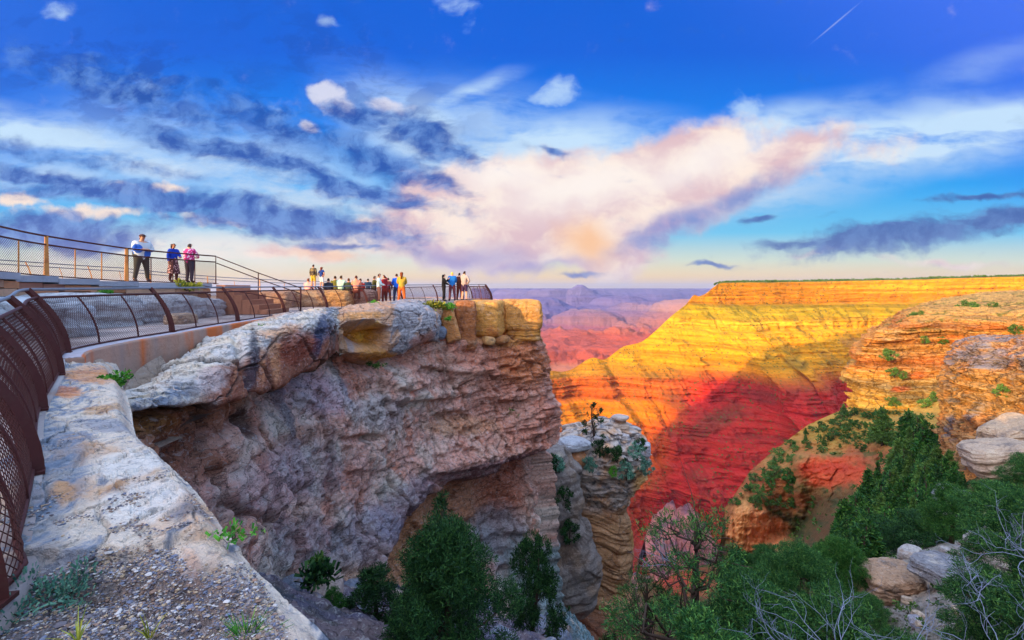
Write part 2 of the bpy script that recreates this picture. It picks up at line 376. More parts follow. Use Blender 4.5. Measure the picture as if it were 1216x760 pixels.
MBOUL = rock_mat('sandstone', .6, .9, .36, .55, .5, tint2=(.22, .17, .14, .35), fleck=.45, fs=5, dark=(.06, .04, .035))
MFAR = rock_mat('canyon_strata', 60, 1.0, .30, .25, .8, speck=.9, speckscale=9.0, speckcol=(.13, .13, .03))
MHAZY = rock_mat('far_canyon_rock', 160, 1.0, .30, 0.0, .8)
MMID = rock_mat('side_cliff_rock', 6, 1.0, .42, .9, 1.0, tint2=(.25, .18, .12, .3), fleck=.6, fs=.55, dark=(.10, .06, .03), light=(.75, .5, .2))
MSLOPE = rock_mat('canyon_soil', 5, .9, .34, .3, .25, speck=.55, speckscale=2.2, speckcol=(.10, .11, .03))
# ------------------------------------------------------------------ surface helpers
def normals(V):
    a = np.gradient(V, axis=0); b = np.gradient(V, axis=1); n = np.cross(a, b)
    return n / (np.linalg.norm(n, axis=-1, keepdims=True) + 1e-12)
def net(ctrl, n, m):
    """dense surface through a control net (rows, cols, 3) -> (n, m, 3) rows x cols"""
    c = np.asarray(ctrl, float); r, k = c.shape[:2]
    t = np.linspace(0, k - 1, m); rows = np.stack([spline(c[i], t) for i in range(r)])
    t = np.linspace(0, r - 1, n); return np.stack([spline(rows[:, j], t) for j in range(m)], 1)
def paint(col, X, Y, lst, N=0, N2=None):
    """stains and painted light: lst of (x, y, rx, ry, angle, colour, strength)"""
    for (px, py, rx, ry, an, c, k) in lst:
        ca, sa = math.cos(R(an)), math.sin(R(an)); dx, dy = X - px, Y - py
        q = np.hypot((dx * ca + dy * sa) / rx, (-dx * sa + dy * ca) / ry) + N
        col = mix(col, c, k * (1 - sstep(.55, 1.1, q)))
    return col
def tps(pts, vals, X, Y):
    p = np.asarray(pts, float) / 100; n = len(p); v = np.asarray(vals, float)
    def U(r2): return np.where(r2 > 1e-12, .5 * r2 * np.log(np.maximum(r2, 1e-12)), 0)
    r2 = ((p[:, None] - p[None]) ** 2).sum(-1)
    A = np.zeros((n + 3, n + 3)); A[:n, :n] = U(r2) + np.eye(n) * .01; A[:n, n] = 1; A[:n, n + 1:] = p; A[n:, :n] = A[:n, n:].T
    w = np.linalg.solve(A, np.concatenate([v, [0, 0, 0]]))
    X = X / 100; Y = Y / 100; out = w[n] + w[n + 1] * X + w[n + 2] * Y
    for i in range(n): out = out + w[i] * U((X - p[i, 0]) ** 2 + (Y - p[i, 1]) ** 2)
    return out
def structure(o): o['kind'] = 'structure'; return o

# ------------------------------------------------------------------ canyon floor reaching the horizon
def canyon_floor():
    n = 160; ang = np.linspace(0, 2 * math.pi, n, endpoint=False); rr = np.concatenate([np.linspace(0, 2000, 12), np.geomspace(2300, 60000, 30)])
    A, Q = np.meshgrid(ang, rr, indexing='ij')
    V = np.stack([Q * np.cos(A), 3000 + Q * np.sin(A), np.full_like(A, -760.)], -1)
    V[..., 2] += fbm(V * [1, 1, 0], 900, 4, 5) * 60 - 0
    col = np.zeros(V.shape) + lin((150, 110, 92)); return structure(grid_obj('canyon_floor', V, MHAZY, col, close_u=True))
canyon_floor()

# ------------------------------------------------------------------ far side of the canyon: buttes and the opposite rim
def far_canyon():
    nx, ny = 520, 620
    xs = np.linspace(-1, 1, nx); ys = np.geomspace(1900, 12500, ny)
    X = 608 + 0 * xs; Yg, Xg = np.meshgrid(ys, xs)
    PX = 560 + (Xg + 1) / 2 * 520                                  # picture columns the fan spreads over
    x = Yg * (PX - 608) / F; y = Yg
    p = np.stack([x, y, 0 * x], -1)
    w = p + np.stack([fbm(p, 1500, 4, 11), fbm(p, 1500, 4, 12), 0 * x], -1) * 520
    rid = fbm(w, 1500, 5, 21, .5, ridged=True)
    h = .30 + .42 * rid
    def but(px, d, r, hh, rx=1.0):
        cx, cy = d * (px - 608) / F, d
        q = np.hypot((w[..., 0] * .35 + x * .65 - cx) / rx, (w[..., 1] * .35 + y * .65 - cy)) / r
        return hh * np.clip(1.25 - q, 0, 1.0)
    rim = sstep(8600, 10600, y + 900 * fbm(p, 2600, 4, 31) - 120 * (PX - 780) / 10)
    h = np.maximum(h * .62 - .12 * (1 - sstep(2200, 3200, y)), rim * 1.0)
    for b in ((612, 7600, 750, 1.03, 1), (655, 7000, 620, 1.0, 1.4), (690, 6900, 560, .97, 1.1), (632, 5600, 700, .70, 1.2), (735, 6100, 650, .72, 1.2), (700, 4500, 620, .56, 1), (765, 4700, 820, .64, 1.1), (810, 4300, 700, .72, 1), (672, 3900, 420, .40, 1.3), (640, 4700, 420, .48, 1)):
        h = np.maximum(h, but(*b))
    h += .07 * fbm(w, 700, 4, 40, .55, ridged=True) + .05 * fbm(p, 260, 5, 41, .6, ridged=True)
    # benches
    zt = np.interp(h, [-.2, .12, .20, .24, .33, .37, .47, .52, .64, .70, .78, .86, .93, 1.0, 1.1, 1.4],
                      [-760, -640, -600, -520, -470, -400, -350, -270, -215, -150, -115, -85, -40, -20, -8, 25])
    dscale = np.interp(y, [3000, 6000, 9000, 12000], [.96, .93, .93, 1.0])
    z = zt * dscale + 4 * fbm(p, 90, 3, 51)
    tip = but(690, 6900, 150, 1, 1); z += 95 * np.clip(tip - .3, 0, 1)
    z = np.where(y > 12300, -900, z)
    z = z - sstep(.92, 1.0, np.abs(Xg)) * 0
    V = np.stack([x, y, z], -1)
    col = np.zeros(V.shape) + lin((150, 104, 96)); zz = z + 25 * fbm(p, 900, 3, 61)
    for za, zb, c in ((-760, -560, (120, 112, 112)), (-560, -440, (170, 130, 110)), (-440, -330, (160, 84, 76)), (-330, -210, (160, 104, 92)), (-210, -100, (176, 130, 116)), (-100, 60, (196, 160, 136))):
        f = sstep(za - 12, za + 12, zz) * (1 - sstep(zb - 12, zb + 12, zz)); col = mix(col, lin(c), f)
    near = 1 - sstep(3500, 4300, y); col = mix(col, lin((206, 76, 44)), near * sstep(-560, -460, zz) * .35); col = mix(col, lin((92, 92, 146)), sstep(3700, 5000, y) * .85)  # last mix paints violet distance haze into the rock colour
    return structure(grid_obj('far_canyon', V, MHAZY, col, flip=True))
far_canyon()

# ------------------------------------------------------------------ the big golden ridge across the canyon
PROF_Z = np.array([40, -8, -40, -44, -78, -82, -112, -116, -160, -168, -232, -236, -284, -290, -330, -336, -372, -377, -404, -410, -452, -456, -536, -545, -640, -800.])
PROF_R = np.array([0, 0, 9, 24, 66, 70, 78, 96, 148, 152, 226, 229, 242, 256, 306, 309, 352, 354, 362, 380, 420, 422, 440, 462, 600, 900.])
def ridge():
    # rim / crest line (picture column, distance, crest height)
    ctl = [(250, 950, -470), (400, 1030, -400), (520, 1120, -320), (590, 1190, -250), (640, 1240, -212), (672, 1290, -218), (700, 1330, -190), (717, 1350, -196), (738, 1370, -165), (760, 1385, -152), (777, 1400, -122), (796, 1420, -80), (812, 1440, -50),
           (822, 1450, -22), (829, 1455, -24), (838, 1460, -14), (847, 1466, 5), (856, 1475, 14), (900, 1500, 16.5), (960, 1530, 19), (1020, 1540, 22), (1080, 1520, 25), (1150, 1480, 30), (1216, 1420, 33), (1300, 1330, 38), (1420, 1200, 44), (1560, 1050, 48)]
    c = np.array([[d * (px - 608) / F, d, z] for px, d, z in ctl])
    n, m = 1000, 420
    t = np.interp(np.linspace(0, 1, n), [0, .08, .82, 1], [0, 3, 23, len(ctl) - 1]); L = spline(c, t)
    tan = np.gradient(L[:, :2], axis=0); nr = np.stack([tan[:, 1], -tan[:, 0]], -1)
    k = 61; ker = np.hanning(k); ker /= ker.sum(); nr = np.stack([np.convolve(np.pad(nr[:, i], k // 2, 'edge'), ker, 'valid') for i in (0, 1)], -1)
    nr /= np.linalg.norm(nr, axis=1)[:, None]
    s = np.concatenate([[0], np.cumsum(np.linalg.norm(np.diff(L[:, :2], axis=0), axis=1))])
    zr = np.linspace(0, 1, m)[None, :]; ztop = L[:, 2][:, None]
    ztop = ztop + 2.2 * fbm(np.stack([s, 0 * s, 0 * s], -1), 70, 4, 8)[:, None] * (ztop > 0)
    dep = zr ** 1.05 * (640 + ztop)                                # depth below the crest
    Z = ztop - dep
    S = np.broadcast_to(s[:, None], Z.shape)
    q = np.stack([S, Z * 1.3, 0 * Z], -1)
    zz = Z + 5 * fbm(q, 260, 3, 3) - 8 * np.sin(S / 330.)
    r = np.interp(-zz, -PROF_Z, PROF_R) - np.interp(-ztop, -PROF_Z, PROF_R) * sstep(0, 1, 1 + 0 * Z)
    r = np.maximum(r, dep * .12)
    g1 = fbm(np.stack([S + Z * .55, Z * .22, 0 * Z], -1), 210, 5, 71, .55, ridged=True)
    g2 = fbm(np.stack([S - Z * .25, Z * .45, 0 * Z + 9], -1), 46, 4, 77, .6, ridged=True)
    gr = sstep(0, 170, dep)
    r = r + g1 * (10 + 52 * gr) + g2 * (5 + 17 * gr) + fbm(q, 14, 3, 81) * 3.0
    # side canyon at the right, buttress in the middle
    r = r + 95 * np.exp(-((S - s[int(n * .58)]) / 120) ** 2) * sstep(60, 330, dep) - 110 * np.exp(-((S - s[int(n * .70)]) / 90) ** 2) * sstep(40, 300, dep)
    lb = fbm(np.stack([S * .006, zz / 8.5, 0 * Z], -1), 1, 4, 83, .65); r = r + 5 * np.clip(lb * 2.5, -1, 1) * sstep(8, 40, dep)
    r = np.where(dep < 1, np.minimum(r, 6), r)
    V = np.stack([L[:, 0][:, None] + nr[:, 0][:, None] * r, L[:, 1][:, None] + nr[:, 1][:, None] * r, Z], -1)
    Zc = zz + 6 * fbm(q, 60, 3, 91)
    tab = [(40, (226, 150, 30)), (-8, (228, 146, 26)), (-38, (216, 136, 24)), (-46, (176, 138, 22)), (-76, (182, 144, 24)), (-84, (236, 174, 40)), (-110, (234, 166, 34)), (-120, (226, 156, 22)), (-200, (224, 148, 20)), (-232, (206, 132, 40)),
           (-238, (210, 104, 36)), (-284, (210, 100, 36)), (-292, (224, 122, 22)), (-330, (226, 128, 22)), (-338, (216, 104, 20)), (-372, (222, 120, 22)), (-404, (216, 112, 38)), (-452, (216, 120, 40)), (-458, (204, 84, 40)), (-536, (200, 76, 40)), (-548, (150, 84, 66)), (-700, (120, 84, 74))]
    tz = -np.array([a for a, _ in tab]); tc = np.array([lin(b) for _, b in tab])
    col = np.stack([np.interp(-Zc, tz, tc[:, i]) for i in range(3)], -1)
    col = col * (1 + .24 * np.clip(lb * 2.2, -1, 1) + .20 * fbm(np.stack([S * .02, zz / 3., 0 * Z], -1), 1, 3, 84))[..., None]; col = mix(col, lin((96, 92, 36)), sstep(.12, .35, fbm(q, 34, 5, 85, .65)) * sstep(-24, -46, Zc) * (1 - sstep(-230, -250, Zc)) * .55)
    cb = fbm(np.stack([S * .0012, Zc / 13., 0 * Z], -1), 1, 3, 87, .6); col = col * (1 + .20 * np.clip(cb * 5, -1, 1))[..., None]
    X, Y = pix(V)
    # red beds with the shadow's crimson painted into them, lower right of wall
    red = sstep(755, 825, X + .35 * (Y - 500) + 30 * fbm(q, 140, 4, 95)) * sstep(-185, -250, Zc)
    shadow_red = mix(np.zeros(V.shape) + lin((196, 34, 38)), lin((150, 44, 40)), sstep(-.1, .5, fbm(q * [1, 3, 1], 70, 4, 96)))
    shadow_red = mix(shadow_red, lin((206, 62, 50)), sstep(.15, .6, fbm(q * [.3, 5, 1], 60, 3, 97)) * .7)
    col = mix(col, shadow_red, red * .93)
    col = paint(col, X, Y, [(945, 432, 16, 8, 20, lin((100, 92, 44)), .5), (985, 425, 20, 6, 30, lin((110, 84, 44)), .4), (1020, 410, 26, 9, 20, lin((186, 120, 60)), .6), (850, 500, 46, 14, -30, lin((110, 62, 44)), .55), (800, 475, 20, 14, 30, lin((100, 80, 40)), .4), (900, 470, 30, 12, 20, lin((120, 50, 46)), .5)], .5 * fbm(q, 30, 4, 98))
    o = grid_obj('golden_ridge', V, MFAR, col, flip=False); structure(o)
    # flat top behind the rim
    b = V[:, 0].copy(); rows = [b + [0, 0, 0]]
    for dd, dz in ((12, 3), (60, 4), (300, 5), (1500, -10)):
        e = b.copy(); e[:, 0] += .45 * dd; e[:, 1] += .9 * dd; f = sstep(5, 14, L[:, 2]); e[:, 2] += dz * f - (1 - f) * dd * 1.1; rows.append(e)
    T = np.stack(rows, 1); tc_ = np.zeros(T.shape) + lin((120, 112, 44))
    structure(grid_obj('ridge_top', T, MFAR, tc_, flip=True))
    return L, nr
RIDGE_L, RIDGE_N = ridge()
# ------------------------------------------------------------------ rim promontory: one wall swept along the rim
WALL = np.array([(9, -40), (5, -22), (3, -9), (2.0, -4), (1.3, -1.4), (.62, .25), (-.2, 1.45), (-.98, 2.45), (-1.9, 3.25), (-2.85, 4.2), (-4.2, 5.5), (-5.4, 7.2), (-6.2, 9.4), (-6.9, 12.5), (-7.35, 16), (-7.3, 19.5), (-6.6, 23), (-5.2, 26.4),
                 (-3.5, 29.6), (-1.5, 32.3), (.5, 33.7), (1.75, 34.7), (2.15, 36.3), (1.3, 39), (-1.5, 43), (-8, 50), (-18, 57), (-34, 62), (-60, 66), (-100, 64)], float)
RED = lin((216, 122, 88)); PUR = lin((228, 168, 148)); GRY = lin((228, 204, 186)); ORA = lin((200, 132, 84)); TEAL = lin((128, 150, 152)); DRK = lin((70, 50, 52)); CRM = lin((214, 182, 150)); BRN = lin((120, 70, 44))
def wall():
    c, s = curve(WALL, .09)
    # thin the part nobody sees
    keep = np.ones(len(c), bool); far = (c[:, 1] > 41) | (c[:, 1] < -1.5) | (c[:, 0] < -25); keep[far] = np.arange(far.sum()) % 8 == 0
    c = c[keep]; s = s[keep]
    tan = np.gradient(c, axis=0); nr = np.stack([tan[:, 1], -tan[:, 0]], -1)
    ker = np.hanning(25); ker /= ker.sum(); nr = np.stack([np.convolve(np.pad(nr[:, i], 12, 'edge'), ker, 'valid') for i in (0, 1)], -1); nr /= np.linalg.norm(nr, axis=1)[:, None]
    z = np.concatenate([np.linspace(-1.2, -14, 190), np.linspace(-14, -34, 150)[1:], np.linspace(-34, -120, 50)[1:]])
    S, Z = np.meshgrid(s, z, indexing='ij')
    zt = np.interp(c[:, 1], [-40, 3, 6, 9, 18, 22, 28, 31, 38, 41], [-2.4, -2.6, -2.4, -1.9, -2.4, -3.1, -3.2, -3.3, -3.2, -1.0])[:, None]; zt = np.where(c[:, :1] < -3, np.where(c[:, 1:] > 37, -1.0, zt), zt)
    Z = np.where(Z > -14, -14 + (Z + 14) * (zt + 14) / 12.8, Z); cx = c[:, 0][:, None] + 0 * Z; cy = c[:, 1][:, None] + 0 * Z
    p = np.stack([cx, cy, Z], -1); X, Y = pix(p)
    ns = np.broadcast_to(nr[:, None, :], (*Z.shape, 2))
    warp = p + .8 * np.stack([fbm(p, 2.6, 3, 1), fbm(p, 2.6, 3, 2), fbm(p, 2.6, 3, 3)], -1)
    big = fbm(p * [1, 1, 1.3], 5.5, 4, 5); med = fbm(warp, 1.5, 5, 8, .6, ridged=True); fine = fbm(p, .33, 4, 12, .6)
    e, cr = cells(warp * [1, 1, 1.5], 1.25, 4); e2, cr2 = cells(warp * [1, 1, 1.6], .42, 9)
    beds = fbm(np.stack([cx * .12, cy * .12, Z * 1.5 + .4 * big], -1), 1.0, 5, 15, .6)
    front = sstep(4.5, 7, cy)                          # the part that shows
    right = sstep(460, 620, X)
    o = .55 * big + .27 * med + .09 * fine + (.22 + .20 * right) * (cr - .5) * sstep(0, .12, e) + .15 * (cr2 - .5) + (.16 + .42 * right) * beds
    e3, cr3 = cells((warp + .6 * np.stack([big] * 3, -1)) * [1, 1, .55], 2.7, 44); o += .42 * (cr3 - .5) * sstep(0, .06, e3) - .16 * (1 - sstep(0, .035, e3))
    # under the cap rock the wall is set back, then swells
    o += -.55 + .9 * sstep(-2.5, -6, Z) * front
    # arch: above the lip the wall bulges, below it is hollowed out
    ax = np.array([300, 395, 410, 425, 443, 476, 499, 525, 571, 597, 643, 700]); ay = np.array([900, 700, 680, 655, 635, 600, 580, 568, 560, 550, 527, 500])
    lip = np.interp(X, ax, ay) + 9 * fbm(np.stack([X / 40, Y / 90, 0 * X], -1), 1, 3, 33)
    dy = (Y - lip); zone = sstep(380, 420, X) * (1 - sstep(650, 668, X)) * front * (cy < 37)
    o += zone * (.75 * np.exp(-((dy + 26) / 26) ** 2) - 1.9 * sstep(-3, 16, dy) * (1 - sstep(90, 240, dy) * .8))
    # foot of the wall flares into the talus; the tip keeps widening downwards
    tipz = sstep(595, 640, X) * front
    o += tipz * (.15 * sstep(-4, -12, Z) + .08 * np.maximum(-12 - Z, 0) + .3 * sstep(-12.4, -14.5, Z))
    o += (1 - right) * front * .35 * np.maximum(-9.5 - Z, 0)
    # pits and shelves seen in the shade
    for (px, py, rx, ry, an, k) in ((215, 548, 26, 11, -35, -.5), (290, 505, 12, 12, 0, -.45), (415, 522, 30, 6, -8, -.4), (480, 455, 26, 9, -5, .35), (500, 470, 60, 7, -4, .4), (530, 495, 24, 8, 0, -.5), (560, 440, 60, 6, 5, .3), (610, 470, 40, 6, 0, .3), (560, 540, 90, 10, -12, .35), (250, 470, 70, 14, -20, -.5), (345, 455, 30, 10, -20, -.3), (450, 430, 60, 12, -8, -.35)):
        ca, sa = math.cos(R(an)), math.sin(R(an)); dx, dyy = X - px, Y - py
        q = np.hypot((dx * ca + dyy * sa) / rx, (-dx * sa + dyy * ca) / ry) + .35 * fine
        o += front * k * (1 - sstep(.4, 1.15, q))
    V = p.copy(); V[..., 0] += ns[..., 0] * o; V[..., 1] += ns[..., 1] * o; V[..., 2] += .10 * med
    # ------- rock colour, browner under the cap rock, darker along the arch lip
    a = fbm(p, 2.2, 5, 61, .6); b2 = fbm(p * [1, 1, .6], 1.0, 5, 66, .6); sp = fbm(p, .22, 4, 69, .65)
    col = mix(np.zeros(V.shape) + PUR, GRY, sstep(-.25, .3, a)); col = mix(col, RED, sstep(.0, .35, b2) * .65)
    col = mix(col, RED, right * .55 * (1 - sstep(-11, -14, Z))); col = mix(col, lin((206, 190, 190)), sstep(.12, .45, sp) * .5); col = mix(col, DRK, sstep(.16, .5, -sp) * .55)
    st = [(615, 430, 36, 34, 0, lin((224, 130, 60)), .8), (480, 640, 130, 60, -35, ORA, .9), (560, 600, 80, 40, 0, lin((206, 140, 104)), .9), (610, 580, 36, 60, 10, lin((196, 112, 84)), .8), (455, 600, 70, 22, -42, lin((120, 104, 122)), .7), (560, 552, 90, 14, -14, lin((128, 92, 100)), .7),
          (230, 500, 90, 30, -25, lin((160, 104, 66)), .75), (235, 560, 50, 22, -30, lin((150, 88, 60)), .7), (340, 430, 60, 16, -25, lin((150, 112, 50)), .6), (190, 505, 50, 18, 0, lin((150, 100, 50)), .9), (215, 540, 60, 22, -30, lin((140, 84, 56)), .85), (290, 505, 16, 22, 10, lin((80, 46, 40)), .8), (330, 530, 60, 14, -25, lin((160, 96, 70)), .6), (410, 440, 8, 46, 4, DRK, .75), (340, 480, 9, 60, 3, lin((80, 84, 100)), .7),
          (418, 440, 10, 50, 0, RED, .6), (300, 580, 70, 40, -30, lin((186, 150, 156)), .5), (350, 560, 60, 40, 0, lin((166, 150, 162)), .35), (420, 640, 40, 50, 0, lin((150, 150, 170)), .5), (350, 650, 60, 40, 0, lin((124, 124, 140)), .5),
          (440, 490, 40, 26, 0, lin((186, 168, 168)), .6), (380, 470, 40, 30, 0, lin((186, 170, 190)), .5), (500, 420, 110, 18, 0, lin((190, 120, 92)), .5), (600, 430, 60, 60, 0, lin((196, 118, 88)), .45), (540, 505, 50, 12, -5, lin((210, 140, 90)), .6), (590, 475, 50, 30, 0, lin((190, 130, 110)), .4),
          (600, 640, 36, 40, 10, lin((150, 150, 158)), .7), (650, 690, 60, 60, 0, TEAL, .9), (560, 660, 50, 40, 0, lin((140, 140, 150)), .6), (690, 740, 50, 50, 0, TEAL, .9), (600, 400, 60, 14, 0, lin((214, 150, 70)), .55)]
    stk = fbm(np.stack([S * 1.1, Z * .10, 0 * Z], -1), 1, 4, 88, .6); col = mix(col, lin((88, 70, 78)), sstep(.16, .42, stk) * sstep(-14, -3, Z) * .55); col = mix(col, lin((222, 206, 200)), sstep(.2, .45, -stk) * .35)
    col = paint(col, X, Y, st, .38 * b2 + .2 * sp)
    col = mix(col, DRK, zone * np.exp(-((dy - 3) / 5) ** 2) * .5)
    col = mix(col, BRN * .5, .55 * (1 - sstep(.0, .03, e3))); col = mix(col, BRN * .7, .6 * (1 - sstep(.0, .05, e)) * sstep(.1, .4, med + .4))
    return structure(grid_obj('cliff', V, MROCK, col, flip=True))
wall()

# ------------------------------------------------------------------ ground on top of the promontory and behind the viewer
FENCE = np.array([(-2.2, -8), (-2.3, -3), (-2.45, .5), (-2.66, 2.5), (-3.04, 3.0), (-3.92, 4.0), (-5.14, 5.3), (-6.5, 7.0), (-7.85, 8.6), (-8.35, 10.2), (-8.52, 12.0), (-8.78, 13.8), (-9.05, 17), (-9.1, 20), (-8.6, 23.5), (-7.7, 27.6), (-6.3, 31.6), (-4.6, 34.2), (-2.6, 35.5), (-1.6, 36.2), (-1.7, 37.6), (-3.2, 39)], float)
def walk_z(y): return np.interp(y, [-10, 2.5, 5, 8.5, 24, 30, 36, 60], [-1.6, -1.62, -1.38, -1.15, -1.05, -.95, -.86, -.8])
def in_poly(x, y, poly):
    inside = np.zeros(x.shape, bool); n = len(poly)
    for i in range(n):
        x1, y1 = poly[i]; x2, y2 = poly[(i + 1) % n]
        if y1 == y2: continue
        c = ((y1 > y) != (y2 > y)) & (x < (x2 - x1) * (y - y1) / (y2 - y1) + x1); inside ^= c
    return inside
def top():
    """inward from the rim: cap surface between wall and walkway, and everything under the walkway"""
    c, s = curve(WALL, .25)
    tan = np.gradient(c, axis=0); nr = np.stack([tan[:, 1], -tan[:, 0]], -1); nr /= np.linalg.norm(nr, axis=1)[:, None]
    offs = np.array([-.35, -.45, -.6, -.8, -1.0, -1.3, -1.6, -2.0])
    V = c[:, None, :] + nr[:, None, :] * (offs * 1.6)[None, :, None]
    z = walk_z(V[..., 1]) - .12 - 1.15 * sstep(5.5, 8, V[..., 1]) * (1 - sstep(14, 19, V[..., 1])) * (V[..., 0] < -3) - .9 * sstep(-.7, -.3, offs)[None] * 1.0
    V = np.concatenate([V, z[..., None]], -1)
    f = fbm(V, .9, 4, 5); V[..., 2] += .05 * f
    col = mix(np.zeros(V.shape) + lin((206, 184, 170)), lin((160, 150, 150)), sstep(-.2, .3, f))
    structure(grid_obj('rim_top', V, MBOUL, col, flip=True))
top()
def walkway():
    n = 240; c, s = curve(FENCE, .2)
    tan = np.gradient(c, axis=0); nr = np.stack([tan[:, 1], -tan[:, 0]], -1); nr /= np.linalg.norm(nr, axis=1)[:, None]
    w = np.interp(c[:, 1], [-8, 5, 14, 22, 30, 40], [6, 5, 5, 9, 8, 3]); w = np.where(c[:, 0] > -3.5, np.where(c[:, 1] > 34, 2.4, w), w)
    k = np.concatenate([[-.02, 0], np.linspace(.05, 1, 24)])
    V = np.zeros((len(c), len(k), 3))
    for j, q in enumerate(k):
        V[:, j, :2] = c + nr * .06 - nr * (w * max(q, 0))[:, None]
    V[..., 2] = walk_z(V[..., 1])
    V[:, 0, 2] -= .35
    f = fbm(V, 1.2, 4, 9); V[:, 2:, 2] += .012 * f[:, 2:]
    col = mix(np.zeros(V.shape) + lin((190, 172, 166)), lin((150, 134, 130)), sstep(-.2, .3, f)); col = mix(col, lin((170, 120, 90)), sstep(.15, .4, fbm(V, .45, 4, 12)) * .4)
    structure(grid_obj('walkway', V, M_PATH, col))
M_PATH = rock_mat('worn_concrete_path', .5, .25, .18, .12, .0)
walkway()
def viewpoint_ground():
    xs = np.linspace(-60, 1, 120); ys = np.linspace(-40, 62, 200); X, Y = np.meshgrid(xs, ys, indexing='ij')
    c, _ = curve(WALL, .5); poly = np.vstack([c, [(-100, -60), (9, -60)]])
    ins = in_poly(X, Y, poly)
    # distance from the rim
    d = np.full(X.shape, 99.)
    for q in c[::2]: d = np.minimum(d, np.hypot(X - q[0], Y - q[1]))
    Z = walk_z(Y) - .20 + .04 * fbm(np.stack([X, Y, 0 * X], -1), 2, 3, 4)
    Z = np.where(ins & (d > 1.5), Z, -4 - 0 * d); Z = np.where(ins, Z, -60)
    V = np.stack([X, Y, Z], -1); V[..., 2] = np.where(ins & (d <= 1.5), -2.8, V[..., 2])
    # pull everything outside back inside, flat under the rim
    col = np.zeros(V.shape) + lin((190, 160, 140))
    F4 = grid_faces(*V.shape[:2]); ok = ins.ravel()[F4].all(1)
    return structure(obj('ground', raw_mesh('ground', V, F4[ok], MBOUL, col)))
viewpoint_ground()

